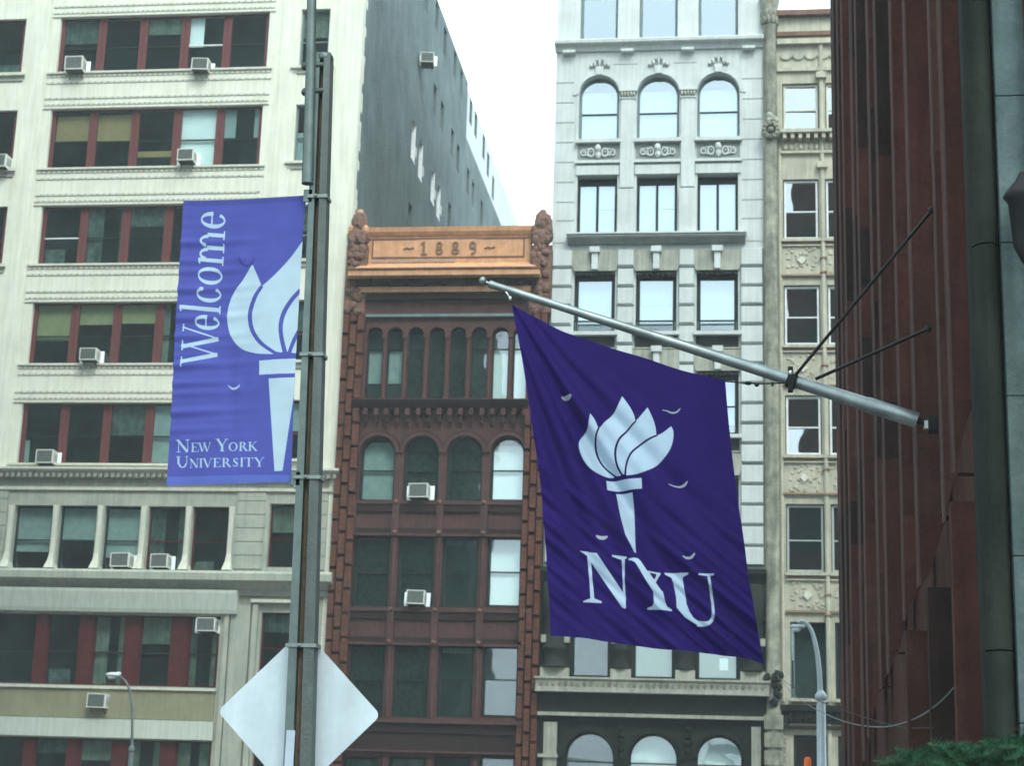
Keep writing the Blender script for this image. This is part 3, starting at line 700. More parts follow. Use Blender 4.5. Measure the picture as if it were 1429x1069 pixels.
for a, b, c, d, r_ in W_[1]: window(wb, a+.01, b-.01, c+.01, d-.01, Y0+.3, M['bluegrey'], M['glw'], .09, .44, rise=r_-.01, blinds=[(.02, .98, .02, .8, M['b_white'])], railm=M['darkframe'])  # white panels of these upper rows imitate sky mirrored in the panes
for a, b, c, d in W_[2]: window(wb, a+.01, b-.01, c+.01, d-.25, Y0+.3, M['darkframe'], M['glw'], .1, 0, vm=1, blinds=[(.02, .98, .02, .98, M['b_white'])])
bal = MB()
for k in (3, 4, 5):
    for a, b, c, d in W_[k]:
        window(wb, a+.01, b-.01, c+.01, d-.14, Y0+.3, M['darkframe'], M['glw'], .14, 0 if k == 3 else .5, blinds=[(.02, .98, .2, .98, M['b_white'])])
        if k == 3:
            z0 = c+.02; bal.box(a, b, Y0+.02, Y0+.08, z0+.42, z0+.48, M['darkframe']); bal.box(a, b, Y0+.02, Y0+.08, z0, z0+.05, M['darkframe'])
            x = a+.06
            while x < b-.03: bal.box(x, x+.025, Y0+.03, Y0+.06, z0+.05, z0+.42, M['bluegrey']); x += .085
bal.pieces('window_railing', wb)
for i, (a, b, c, d) in enumerate(W_[6]):
    window(wb, a+.01, b-.01, c+.01, d-.01, Y0+.3, M['darkframe'], M['gl'], .09, 0, blinds=[(0, 1, 0, 1, M['b_grey'])] if i else [(0, 1, 0, 1, M['b_green'])])
q = W_[6][2]; pm_ = MB(); x0 = q[0]+(q[1]-q[0])*.54; pm_.box(x0, x0+.32, Y0+.36, Y0+.37, q[2]+.38, q[2]+.82, M['b_white']); pm_.build('window_paper', wb)
for i, (a, b, c, d, r_) in enumerate(W_[7]):
    window(wb, a+.01, b-.01, c+.01, d-.01, Y0+.3, M['darkframe'], M['gl'], .06, .56, rise=r_-.01, blinds=[(0, 1, .5, 1, M['b_white'])] if i else [(0, 1, 0, 1, M['b_green'])])
# upper ornament
o = MB()
z = zw(62)
o.profile([(Y0, z-.25), (Y0-.1, z-.25), (Y0-.18, z-.05), (Y0-.4, z), (Y0-.42, z+.12), (Y0-.3, z+.2), (Y0, z+.22)], WL-.05, WR+.02, M['white'])
for px in (795, 876, 960, 1045):
    x = at(px, 70, Y0).x; o.box(x-.25, x+.25, Y0-.3, Y0, z-.36, z-.253, M['white'])
o.pieces('sill_cornice', wb)
o = MB(); sc = MB()
for i, (a, b, c, d, r_) in enumerate(W_[1]):
    cx = (a+b)/2; sp = d-r_
    o.ring(cx, sp, r_+.02, r_+.02, r_+.10, r_+.10, Y0-.1, Y0, M['white'], n=20); o.ring(cx, sp, r_+.11, r_+.11, r_+.24, r_+.24, Y0-.05, Y0, M['white'], n=20)
    o.prism([(cx-.12, d+.02), (cx+.12, d+.02), (cx+.17, d+.34), (cx-.17, d+.34)], Y0-.16, Y0, M['white'])
    for (dx, dz, rx, rz) in ((0, .55, .08, .22), (-.2, .5, .09, .16), (.2, .5, .09, .16), (-.34, .42, .08, .1), (.34, .42, .08, .1), (0, .34, .1, .08), (-.12, .66, .06, .1), (.12, .66, .06, .1)):
        sc.ball((cx+dx, Y0-.03, d+dz), rx, .07, rz, M['whitejoint'], 8, .1)
        sc.ball((cx+dx, Y0-.06, d+dz+.02), rx*.7, .07, rz*.75, M['white'], 8, .1)
    # scroll panel under the sill
    z1, z0 = zw(199), zw(223)
    o.box(a-.1, b+.1, Y0-.22, Y0, z1, c-.003, M['white']); o.box(a-.02, b+.02, Y0-.01, Y0, z0, z1-.003, M['whitejoint']); o.box(a-.1, b+.1, Y0-.14, Y0, z0-.12, z0-.003, M['white'])
    o.box(a-.05, b+.05, Y0-.05, Y0, z0-.22, z0-.13, M['whitejoint']); o.box(a-.05, b+.05, Y0-.08, Y0, W_[2][i][3]+.003, z0-.222, M['white'])
    zc = (z0+z1)/2
    for s in (-1, 1):
        for (dx, r2) in ((.28, .17), (.58, .13)):
            if cx+s*dx+.1 < b+.1 and cx+s*dx-.1 > a-.1:
                sc.ring(cx+s*dx, zc-.02, r2*.55, r2*.75, r2*.9, r2*1.15, Y0-.09, Y0-.012, M['white'], 0, 360, 12); sc.ball((cx+s*dx, Y0-.06, zc), .045, .05, .05, M['white'], 6)
        sc.ball((cx+s*.43, Y0-.05, zc+.12), .08, .05, .04, M['white'], 6); sc.ball((cx+s*.43, Y0-.05, zc-.14), .09, .05, .04, M['white'], 6)
    sc.ball((cx, Y0-.14, zc+.12), .13, .14, .17, M['white'], 9, .06); sc.ball((cx, Y0-.1, zc-.12), .12, .1, .18, M['white'], 9, .08)
    for e in (a-.06, b+.06): o.box(e-.05, e+.05, Y0-.06, Y0, c, sp, M['white'])
o.pieces('arch_surround', wb); sc.pieces('carved_scroll', wb)
o = MB()
xs = [(W_[1][0][1]+W_[1][1][0])/2, (W_[1][1][1]+W_[1][2][0])/2]
for x in xs:
    sp = W_[1][0][3]-W_[1][0][4]; zb = zw(325)
    o.box(x-.27, x+.27, Y0-.16, Y0, zw(262), sp-.22, M['white']); o.box(x-.33, x+.33, Y0-.22, Y0, zb+.002, zw(265), M['white'])
    for j in range(5): o.ball((x-.24+.12*j, Y0-.2, sp-.08), .06, .08, .12, M['white_low'], 7, .1)
    o.box(x-.36, x+.36, Y0-.26, Y0, sp+.04, sp+.14, M['white']); o.box(x-.31, x+.31, Y0-.2, Y0, sp-.26, sp-.2, M['white'])
o.pieces('pilaster', wb)
j = MB()
py = 118
for (p0, p1) in ((778, 801), (1037, 1065)):
    for py in (112, 140, 168, 196, 224, 252, 280, 306):
        z = zw(py); j.box(at(p0, py, Y0).x-.05, at(p1, py, Y0).x, Y0-.006, Y0, z-.03, z+.02, M['whitejoint'])
for (p0, p1) in ((856, 890), (940, 972)):
    z = zw(88); j.box(at(p0, 88, Y0).x, at(p1, 88, Y0).x, Y0-.006, Y0, z-.02, z+.02, M['whitejoint'])
j.pieces('block_joint', wb)
o = MB(); xl, xr = at(793, 332, Y0).x, at(1040, 332, Y0).x; z = zw(337)
o.profile([(Y0, z-.12), (Y0-.15, z-.12), (Y0-.4, z+.05), (Y0-.45, z+.12), (Y0-.4, z+.2), (Y0, z+.25)], xl, xr, M['whitejoint']); o.box(xl-.05, xr+.05, Y0-.48, Y0, z+.201, z+.27, M['white']); o.pieces('sill_cornice', wb)
# blocky piers
pb = MB()
def piers(lo_py, hi_py, mm, first=0):
    z = zw(lo_py); top = zw(hi_py); h = .755
    n = int((top-z)/h+.5); h = (top-z)/n
    for i in range(n):
        zc = (z+.5*h)
        for e in range(4):
            kk = 3
            if e == 0: x0, x1 = WL+.02, W_[kk][0][0]-.06
            elif e == 3: x0, x1 = W_[kk][2][1]+.06, WR-.02
            else: x0, x1 = W_[kk][e-1][1]+.05, W_[kk][e][0]-.05
            pillow(pb, x0, x1, z+.012, z+h-.012, Y0+.02, .2+random.uniform(-.02, .02), .07, mm)
        z += h
piers(790, 347, M['white']); pb.pieces('pier_block', wb)
o = MB(); sh = MB()
for k in (3, 4, 5):
    for i, (a, b, c, d) in enumerate(W_[k]):
        cx = (a+b)/2; t = d+.85
        o.prism([(a-.04, d+.02), (b+.04, d+.02), (b+.22, t), (a-.22, t)], Y0-.12, Y0+.02, M['white_low'])
        o.box(a+.04, b-.04, Y0-.05, Y0+.3, d-.12, d+.018, M['soot_dark'])
        for q in range(7): o.ball((a+.12+(b-a-.24)*q/6, Y0-.04, d-.12), .13, .08, .08, M['soot_dark'], 7)
        o.box(cx-.2, cx+.2, Y0-.36, Y0, t-.12, t+.10, M['white']); o.box(cx-.12, cx+.12, Y0-.28, Y0, d+.05, t-.123, M['white']); o.box(cx-.17, cx-.121, Y0-.2, Y0, d+.35, t-.125, M['soot'])
        o.box(a-.12, b+.12, Y0-.26, Y0+.02, c-.14, c-.003, M['white']); sh.box(a-.02, b+.02, Y0-.01, Y0+.02, c-.62, c-.143, M['soot'])
        o.box(a-.05, b+.05, Y0-.12, Y0+.02, c-.68, c-.622, M['white_low'])
o.pieces('keystone_lintel', wb); sh.pieces('sill_panel', wb)
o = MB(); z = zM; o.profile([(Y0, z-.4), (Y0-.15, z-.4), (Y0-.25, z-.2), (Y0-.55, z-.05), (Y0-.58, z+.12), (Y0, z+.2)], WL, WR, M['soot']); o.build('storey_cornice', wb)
o = MB()
for e in range(4):
    K = W_[6]
    x0, x1 = (WL+.02, K[0][0]-.05) if e == 0 else (K[2][1]+.05, WR-.02) if e == 3 else (K[e-1][1]+.05, K[e][0]-.05)
    cx = (x0+x1)/2; r_ = (x1-x0)/2; c = zF
    o.box(x0, x1, Y0-.3, Y0+.02, c+.06, c+.42, M['white_low'])
    prof = [(r_, .42), (r_, .48), (r_*.8, .55), (r_*.8, 1.05), (r_*.92, 1.1), (r_*.92, 1.2), (r_*.8, 1.25), (r_*.8, 2.2), (r_, 2.3), (r_, zM-c-.42)]
    o.lathe((cx, Y0-.02, c), prof, M['soot'], 16)
    o.box(x0, x1, Y0-.26, Y0+.01, c+1.35, c+1.62, M['white_low'])
o.pieces('banded_column', wb)
o = MB(); za, zb = zw(968), zw(952)
o.box(WL-.1, WR+.1, Y0-.62, Y0, za, zb, M['white_low']); o.box(WL-.14, WR+.14, Y0-.7, Y0, zb+.001, zb+.07, M['white_low']); o.box(WL-.12, WR+.12, Y0-.66, Y0, za-.05, za-.001, M['white_low'])
x = WL+.1
while x < WR: 
    o.ring(x, (za+zb)/2, .06, .06, .1, .12, Y0-.65, Y0-.621, M['column'], 20, 200, 7); o.ball((x, Y0-.63, (za+zb)/2-.02), .04, .03, .05, M['column'], 6); x += .23
o.build('entablature', wb)
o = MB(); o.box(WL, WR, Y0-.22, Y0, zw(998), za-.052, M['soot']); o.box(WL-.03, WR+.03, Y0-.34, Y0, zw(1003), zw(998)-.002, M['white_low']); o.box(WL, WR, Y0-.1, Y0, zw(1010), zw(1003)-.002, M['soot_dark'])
for i, (a, b, c, d, r_) in enumerate(W_[7]):
    cx = (a+b)/2; o.ring(cx, d-r_, r_+.02, r_+.02, r_+.14, r_+.14, Y0-.16, Y0+.02, M['soot_dark'], n=20); o.ring(cx, d-r_, r_+.15, r_+.15, r_+.26, r_+.24, Y0-.1, Y0+.02, M['soot'], n=20)
    if i: 
        for q in range(4): o.ball((a-.28, Y0-.15, zw(1018)-.25*q), .14, .12, .12, M['soot_dark'], 7, .15)
o.box(WL+.2, W_[7][0][0]-.3, Y0-.2, Y0, 0, zw(1012), M['white_low']); o.box(W_[7][2][1]+.3, WR-.2, Y0-.2, Y0, 0, zw(1012), M['white_low']); o.box(WL, W_[7][0][0]-.25, Y0-.3, Y0, zw(1062), zw(1057), M['white_low'])
o.pieces('arcade_frieze', wb)
ib = MB(); ib.box(WL+.1, WR-.1, Y0+.575, Y0+.595, 0, ZW-.1, M['int']); ib.build('interior', wb)
# ------------------------------------------------------------------ beige building
EL, ER = WR+.05, at(1290, 500, Y0).x
eb = thing('beige_building', 'narrow beige building with white sash windows and a tall round corner column', 'building', ((EL+ER)/2, Y0, 0))
eys = [(115, 184), (249, 333), (397, 481), (551, 635), (703, 799), (868, 975), (1026, 1110)]
exs = [(1092, 1143, 1152), (1093, 1143, 1152), (1094, 1145, 1155), (1096, 1147, 1157), (1097, 1151, 1160), (1103, 1157, 1166), (1108, 1158, 1170)]
ZE = at(1120, 22, Y0).z; ze = lambda py: at(1120, py, Y0).z; YE = Y0+.05
E_ = []; E2 = []
for (t, u), (p, q, r_) in zip(eys, exs):
    m = (t+u)/2; c, d = ze(u), ze(t); a, b = at(p, m, Y0).x, at(q, m, Y0).x; E_.append((a, b, c, d)); a2 = at(r_, m, Y0).x; E2.append((a2, a2+(b-a), c, d))
w = MB(); w.wall(EL, ER, 0, ZE, YE, E_+E2, .35, M['beige'])
w.box(EL, ER, YE+.6, YE+20, 0, ZE, M['beige_brick']); w.build('front_wall', eb)
b_ = MB(); b_.box(at(1087, 500, Y0).x, at(1093, 500, Y0).x, YE-.06, YE, 0, ze(205), M['beige_brick']); b_.build('brick_strip', eb)
for i in range(len(E_)):
    for (a, b, c, d) in (E_[i], E2[i]):
        if i == 5 and a == E_[5][0]: window(eb, a+.01, a+.16, c+.01, d-.01, YE+.2, M['bluegrey'], M['gl'], .04, 0); g = MB(); g.box(a, b, YE+.5, YE+.52, c, d, M['int']); g.build('dark_opening', eb); continue
        fm = M['whiteframe'] if 1 <= i <= 3 else M['b_grey'] if i == 4 else M['cream_trim'] if i == 0 else M['darkframe']
        window(eb, a+.04, b-.04, c+.04, d-.04, YE+.16, fm, M['glb'], .075, .47, tilt=.02)
o = MB(); dm = MB(); rs = MB()
for i in range(len(E_)-1):
    a, b, c, d = E_[i]; d2 = E_[i+1][3]; a2, b2 = E2[i][:2]
    a, b = (a+E_[i+1][0])/2, (b+E_[i+1][1])/2
    if i == 0:
        z = c
        o.box(a-.1, ER, YE-.45, YE, z-.14, z-.003, M['beige_dark'] if 0 else M['beige'])
        x = a
        while x < ER: o.box(x, x+.14, YE-.38, YE, z-.36, z-.143, M['beige']); o.box(x+.14, x+.3, YE-.14, YE, z-.36, z-.143, M['beige_dark']); x += .3
        x = a+.1
        while x < b2: rs.ball((x, YE-.04, z-.62), .11, .07, .15, M['beige'], 7, .15); x += .2
        o.box(a-.1, ER, YE-.14, YE, z-.9, z-.8, M['beige'])
    else:
        for (p, q) in ((a, b), (E2[i][0], E2[i][1])):
            o.box(p-.08, q+.08, YE-.16, YE, c-.12, c-.003, M['beige']); o.box(p-.03, q+.03, YE-.05, YE, c-.22, c-.123, M['beige_dark'])
            z0, z1 = d2+.42, c-.3
            dm.box(p+.06, q-.06, YE-.012, YE, z0, z1, M['beige']); cx, cz = (p+q)/2, (z0+z1)/2
            for t in range(30):
                rs.ball((random.uniform(p+.12, q-.12), YE-.02, random.uniform(z0+.05, z1-.05)), random.uniform(.04, .09), .035, random.uniform(.04, .08), M['beige'], 6, .2)
            dm.prism([(cx-.17, cz), (cx, cz-.17), (cx+.17, cz), (cx, cz+.17)], YE-.09, YE-.013, M['cream_trim'])
            o.box(p-.06, q+.06, YE-.1, YE, z1+.002, z1+.05, M['beige']); o.box(p-.1, q+.1, YE-.12, YE, z0-.09, z0-.02, M['beige_dark'])
x = (E_[2][1]+E2[2][0])/2
o.tube([(x, YE-.05, 0), (x, YE-.05, ze(60))], .09, M['beige'], 8); o.tube([(E_[2][0]-.12, YE-.03, ze(980)), (E_[2][0]-.12, YE-.03, ze(205))], .07, M['beige'], 8)
for py in (232, 107): o.box(x-.2, x+.2, YE-.24, YE, ze(py)-.1, ze(py)+.14, M['beige'])
for py in (360, 380, 510, 655, 690, 830, 858): o.box(x-.13, x+.13, YE-.17, YE, ze(py)-.03, ze(py)+.03, M['beige_dark'])
o.pieces('window_surround', eb); dm.pieces('diamond_panel', eb); rs.pieces('carved_relief', eb)
o = MB()
o.box(EL+.5, ER, YE-.35, YE+.3, ze(24), ze(17), M['copper_dark']); o.box(EL+.5, ER, YE-.1, YE+.3, ze(44), ze(24.3), M['beige']); o.box(EL+.5, ER, YE-.14, YE, ze(50), ze(44.3), M['copper_dark']); o.box(EL+.5, ER, YE-.2, YE, ze(62), ze(55), M['beige'])
x = at(1097, 80, Y0).x
while x < ER: o.ring(x, ze(76), .17, .14, .24, .2, YE-.07, YE, M['white_low'], 180, 360, 10); x += .48
o.box(EL+.5, ER, YE-.12, YE, ze(99), ze(94), M['beige']); o.pieces('parapet_cornice', eb)
o = MB(); cx = at(1076.5, 500, Y0).x
rr = .27
o.lathe((cx, Y0-.1, 0), [(rr*1.1, 0), (rr*1.1, ze(1000)), (rr, ze(985)), (rr, ze(200)), (rr*.95, ze(40)), (rr*1.1, ze(38)), (rr*.95, ze(35)), (rr*1.0, ze(20)), (rr*1.5, ze(3)), (rr*1.5, ze(-3))], M['column'], 18)
o.build('corner_column', eb)
o = MB(); cz = ze(186)
o.ring(cx+.02, cz, .2, .2, .36, .36, Y0-.52, Y0-.15, M['column'], 0, 360, 18); o.ball((cx+.02, Y0-.5, cz), .12, .08, .12, M['column'], 9)
for t in range(10): o.ball((cx+.02+.28*math.cos(t*.628), Y0-.53, cz+.28*math.sin(t*.628)), .06, .05, .06, M['column'], 6)
for t in range(7): o.ball((cx+random.uniform(-.22, .22), Y0-.45, ze(172)+random.uniform(-.15, .2)), .12, .12, .14, M['white_low'], 8, .15)
for t in range(12):
    A = math.pi*t/11; o.ball((cx-.3*math.cos(A), Y0-.1-.3*math.sin(A), ze(30)+(.0 if t % 2 else .28)), .09, .09, .2, M['column'], 7, .1)
o.pieces('rosette_capital', eb, .3)
o = MB(); z = ze(985)
o.box(EL+.05, ER, YE-.3, YE, z-.2, z, M['soot_dark']); o.box(EL+.05, ER, YE-.16, YE, ze(1010), z-.202, M['soot_dark']); o.box(EL+.05, ER, YE-.22, YE, ze(1018), ze(1013), M['soot'])
x = EL+.8
while x < ER: 
    o.ball((x, YE-.17, (z+ze(1010))/2-.1+random.uniform(-.05, .05)), .1, .07, .16, M['soot_dark'], 7, .2); x += .24
for t in range(16): o.ball((cx+random.uniform(-.3, .3), Y0-.38, ze(random.uniform(935, 985))), .12, .1, .14, M['soot'], 7, .2)
for py in (1000, 1025, 1050): o.box(cx-.34, cx+.34, Y0-.42, Y0-.2, ze(py+20), ze(py), M['column'])
o.build('sooty_frieze', eb)
ib = MB(); ib.box(EL+.1, ER-.1, YE+.57, YE+.59, 0, ZE-.1, M['int']); ib.build('interior', eb)
HZ = .0008
# ================================================================== window air conditioners (one master, copied)
def place(o, loc, label=None):
    o.location = loc
    if label: o['label'] = label
    return o
def make_ac():
    t = thing('air_conditioner', 'x', 'air conditioner', (0, 0, 0), 'window air conditioners')
    b = MB(); w, h, d = .72, .56, .62
    b.box(-w/2, w/2, 0, d+.3, 0, h, M['ac_body']); b.box(-w/2+.03, w/2-.03, .04, d+.25, -.012, -.001, M['ac_dark'])
    b.box(-w/2, w/2, -.03, -.001, h-.035, h, M['ac_body']); b.box(-w/2, w/2, -.03, -.001, 0, .035, M['ac_body'])
    b.box(-w/2, -w/2+.035, -.03, -.001, .036, h-.036, M['ac_body']); b.box(w/2-.035, w/2, -.03, -.001, .036, h-.036, M['ac_body'])
    for i in range(7): b.box(w/2+.001, w/2+.006, .1, d-.15, .12+i*.05, .135+i*.05, M['ac_dark'])
    b.build('housing', t)
    g = MB(); g.box(-w/2+.036, w/2-.036, -.008, -.001, .036, h-.036, M['ac_grille'])
    for i in range(9): z = .06+i*(h-.13)/8; g.box(-w/2+.036, w/2-.036, -.022, -.009, z, z+.018, M['ac_grille'])
    g.build('grille', t)
    k = MB(); k.box(-w/2-.16, -w/2-.002, d-.12, d-.08, 0, h, M['b_white']); k.box(w/2+.007, w/2+.16, d-.12, d-.08, 0, h, M['b_white']); k.pieces('side_panel', t)
    k = MB()
    for s in (-1, 1): k.tube([(s*.25, .12, -.02), (s*.25, d, -.3)], .015, M['ac_dark'], 6)
    k.pieces('bracket', t)
    return t
def copy_thing(o):
    c = o.copy(); C.objects.link(c)
    for ch in o.children:
        q = ch.copy(); C.objects.link(q); q.parent = c
        for g in ch.children: r = g.copy(); C.objects.link(r); r.parent = q
    return c
AC = [(102, 96, 'air conditioner in the leftmost window of the cream building\'s top window row'),
      (278, 96, 'dark-fronted air conditioner in the fourth window of the cream building\'s top row'),
      (258, 223, 'air conditioner below the bright white window in the cream building\'s second row'),
      (122, 502, 'air conditioner under a yellow blind in the row beside the Welcome banner'),
      (61, 646, 'air conditioner above the dark dentil cornice, left of the Welcome banner'),
      (166, 791, 'air conditioner under a pale blind between the curved stone mullions'),
      (221, 792, 'air conditioner in the dark window right of the pale blinds, between curved mullions'),
      (286, 881, 'air conditioner hanging high in the window under the long pale lintel'),
      (133, 988, 'air conditioner poking through the tan wall band above the left street lamp'),
      (-4, 232, 'air conditioner cut off by the left edge of the photo'),
      (583, 694, 'air conditioner in an arched window of the red-brown building'),
      (579, 843, 'air conditioner in a square-headed window of the red-brown building')]
acm = make_ac()
for i, (px, py, lb) in enumerate(AC):
    o = acm if i == 0 else copy_thing(acm)
    p = at(px, py, Y0-.45); place(o, (p.x, Y0-.45, p.z), lb); o.rotation_euler = (R(random.uniform(-4, 0)), R(random.uniform(-1.5, 1.5)), R(random.uniform(-4, 4))); q_ = random.uniform(.92, 1.06); o.scale = (q_, 1, q_*random.uniform(.9, 1.05))
o = copy_thing(acm); p = atx(586, 86, XR+.1); place(o, (XR+.45, p.y, p.z), 'small air conditioner sticking out of the bare grey side wall'); o.rotation_euler = (0, 0, R(8)); o.scale = (.9, .9, .9)
# ================================================================== red sandstone building on the right
YP = 14.0; pb_ = at(1300, 593, YP); XW = pb_.x
rbd = thing('sandstone_building', 'dark red sandstone building with tall vertical stone strips filling the right side', 'building', (XW+4, 18, 0))
def yw(px, py=0, X=None): return atx(px, py, XW if X is None else X).y
def zw_(px, py): return atx(px, py, XW).z
bx_ = [1159, 1166, 1172, 1184, 1191, 1207, 1217, 1239, 1258, 1293, 1306, 1347]
YS = [yw(p) for p in bx_]; ZR = 42.0
# lower ragged edge of the stone strips, read in the wall plane: (y, z)
def proj(P):
    d = Vector(P)-CAM; w_ = d.dot(AX[2]); return 714.5+FPX*d.dot(AX[0])/w_, 534.5-FPX*d.dot(AX[1])/w_
dg = [(1190, 1120), (1208, 1060), (1217, 1000), (1226, 972), (1240, 940), (1258, 905), (1263, 862), (1280, 828), (1299, 800), (1318, 735), (1326, 690), (1352, 580), (1362, 560)]
def zcut(x, y):                      # height of the ragged lower edge at (x, y)
    for k in range(0, 200):
        z = k*.05; px, py = proj((x, y, z))
        if py <= np.interp(px, [q[0] for q in dg], [q[1] for q in dg]): return z if k else 0
    return 0
random.seed(21)
ep = [3, 2, 2, 3, 2, 3, 3, 3, 4, 3, 5]
seq = ['red3', 'red2', 'red1', 'red2', 'red1', 'red2', 'red2', 'red1', 'red1', 'red2', 'red1']
dark = {0: [(-999, 150), (400, 560)], 1: [(60, 130), (600, 900)], 2: [(290, 420), (700, 760)], 3: [(-999, 80), (300, 410), (640, 760)], 4: [(-999, 205), (318, 400), (470, 560)], 5: [(150, 300), (420, 640)], 6: [(-999, 217), (560, 640)],
        10: [(-999, -100)]}
for i in range(11):
    yn, yf = yw(bx_[i]+ep[i]), yw(bx_[i]); b = MB(); pc = (bx_[i]+bx_[i+1])/2
    zz_ = lambda py: at(pc, py, yn).z if py > -800 else ZR
    dr = [(zz_(u), zz_(t)) for t, u in dark.get(i, [])]; cuts = [0, ZR]; z = random.uniform(1.0, 2.0)
    while z < ZR: cuts.append(z); z += random.uniform(.7, 1.7)
    for q in dr: cuts += list(q)
    cuts = sorted({round(min(max(c, 0), ZR), 3) for c in cuts}); cuts = [c for k, c in enumerate(cuts) if k == 0 or c-cuts[k-1] > .02]
    xs = [XW, XW+.06, XW+.12, XW+.18, XW+.25, XW+.32]; lo = [zcut(x, yn) for x in xs]
    for z0, z1 in zip(cuts, cuts[1:]):
        zc = (z0+z1)/2; m = M[seq[i]] if random.random() < .6 else M[random.choice(['red1', 'red2', 'red2', 'red4'])]
        if any(p_ <= zc <= q_ for p_, q_ in dr): m = M['red3']
        if z1 <= min(lo)+.01: continue
        bot = [(x, min(max(z0, l), z1-.006)) for x, l in zip(xs, lo)]
        b.prism(bot+[(xs[-1], z1-.003), (xs[0], z1-.003)], yn, yf, m)
    zl = max(lo[0], .02)
    b.box(XW-.007, XW+.010, yn-.006, yn+.02, zl, ZR, M['edge'])
    b.build('stone_fin', rbd)
w = MB(); w.box(XW+.30, XW+60, YS[-1]-.6, YS[0]-.02, 0, ZR, M['red2'])  # runs far out of view, enlarged to shade the lower floors opposite
w.box(XW+.01, XW+60, YS[0]-.019, YS[0]+.3, 0, ZR, M['red1']); w.build('wall', rbd)
w = MB()
for (p0, p1, pt, Yq, mm) in ((1266, 1290, 880, yw(1266, 900), 'red2'), (1334, 1372, 700, yw(1330, 900), 'red1'), (1298, 1312, 820, yw(1294, 900), 'red3')):
    xa, xb = at(p0, 950, Yq).x, at(p1, 950, Yq).x; w.box(xa, max(xb, XW+.31), Yq, Yq+.12, 0, at(p0, pt, Yq).z, M[mm])
w.pieces('recess_pier', rbd)
# far face windows of the red building, seen in the windows across the street
f = MB()
for r_ in range(10):
    for c in range(9): f.box(XW+1.2+c*2.4, XW+2.4+c*2.4, YS[0]+.3, YS[0]+.36, 3+r_*3.8, 5.3+r_*3.8, M['darkframe'])
f.pieces('rear_window', rbd)
# greenish stone pier and grey ashlar
gb = thing('stone_building', 'grey-green stone pier and smooth ashlar wall at the right edge', 'building', (XW+4, 8.8, 0))
YG = YS[-1]-.35; c0, c1 = at(1348, 200, YG).x, at(1391, 200, YG).x; rg = (c1-c0)/2
b = MB(); n = 14; A_ = [(c0+rg-rg*math.cos(math.pi*j/n), YG+.06-.17*math.sin(math.pi*j/n)) for j in range(n+1)]
lv = [0]
while lv[-1] < ZR: lv.append(lv[-1]+2.6)
for z0, z1 in zip(lv, lv[1:]):
    for (xa, y0_), (xb, y1_) in zip(A_, A_[1:]): b.face([(xa, y0_, z0), (xb, y1_, z0), (xb, y1_, z1-.01), (xa, y0_, z1-.01)], M['greenstone'], True)
b.box(c0+.02, c1+.4, YG+.061, YG+.3, 0, ZR, M['greenstone']); b.box(c0+.012, c1, YG+.01, YG+.06, 0, ZR, M['soot_dark']); b.build('pier', gb)
b = MB(); YH = YG-.12; js = sorted([at(1405, q, YH).z for q in (552, 340, 133)]); step = (js[2]-js[0])/2; z = js[0]
while z > step: z -= step
zs = [0]
while z < ZR: zs.append(z); z += step
xa = at(1392, 200, YH).x
for z0, z1 in zip(zs, zs[1:]): b.box(xa, xa+.9, YH, YH+.15, z0+.004, z1-.004, M['bluestone']); b.box(xa+.907, xa+3, YH, YH+.15, z0+.004, z1-.004, M['bluestone'])
b.box(xa+.01, xa+6, YH+.012, YH+.6, 0, ZR, M['soot_dark']); b.build('ashlar_wall', gb)
# black wall lantern at the frame edge
c = at(1430, 305, YH-.25)
ln_ = thing('wall_lantern', 'black iron wall lantern cut off by the right edge of the photo', 'lantern', (c.x, c.y, c.z-.25))
b = MB(); b.lathe((c.x, c.y, c.z-.25), [(.02, -.05), (.045, 0), (.075, .06), (.1, .36), (.13, .39), (.11, .43), (.05, .5), (.02, .56)], M['black'], 8); b.build('lantern_body', ln_)
b = MB(); b.tube([(c.x, c.y, c.z-.27), (c.x+.05, c.y, c.z-.36), (c.x+.05, YH, c.z-.36)], .014, M['black'], 8); b.tube([(c.x, c.y, c.z+.29), (c.x, YH, c.z+.22)], .012, M['black'], 8); b.pieces('bracket', ln_)
# ================================================================== cloth with printed art
def cr(pts, n=7):          # Catmull-Rom
    P = [pts[0]]+list(pts)+[pts[-1]]; out = []
    for i in range(1, len(P)-2):
        p0, p1, p2, p3 = [np.array(q, float) for q in P[i-1:i+3]]
        for j in range(n):
            t = j/n; out.append(tuple(.5*((2*p1)+(-p0+p2)*t+(2*p0-5*p1+4*p2-p3)*t*t+(-p0+3*p1-3*p2+p3)*t**3)))
    out.append(tuple(pts[-1])); return out
def stroke(pts, w, smooth=True):
    P = cr(pts, 6) if smooth and len(pts) > 2 else pts
    P = [np.array(p, float) for p in P]; n = len(P)
    W = [w]*n if not hasattr(w, '__len__') else list(np.interp(np.linspace(0, 1, n), np.linspace(0, 1, len(w)), w))
    a = []; b = []
    for i in range(n):
        d = P[min(i+1, n-1)]-P[max(i-1, 0)]; d = d/(np.hypot(*d)+1e-9); nn = np.array([-d[1], d[0]])*W[i]/2
        a.append(tuple(P[i]+nn)); b.append(tuple(P[i]-nn))
    return a+b[::-1]
def inside(poly, X, Y):
    P = np.array(poly); r = np.zeros(X.shape, bool)
    m = (X >= P[:, 0].min()) & (X <= P[:, 0].max()) & (Y >= P[:, 1].min()) & (Y <= P[:, 1].max())
    if not m.any(): return r
    x, y = X[m], Y[m]; c = np.zeros(x.shape, bool); n = len(P)
    for i in range(n):
        x1, y1 = P[i]; x2, y2 = P[(i+1) % n]
        if y1 == y2: continue
        k = ((y1 > y) != (y2 > y)) & (x < (x2-x1)*(y-y1)/(y2-y1)+x1); c ^= k
    r[m] = c; return r
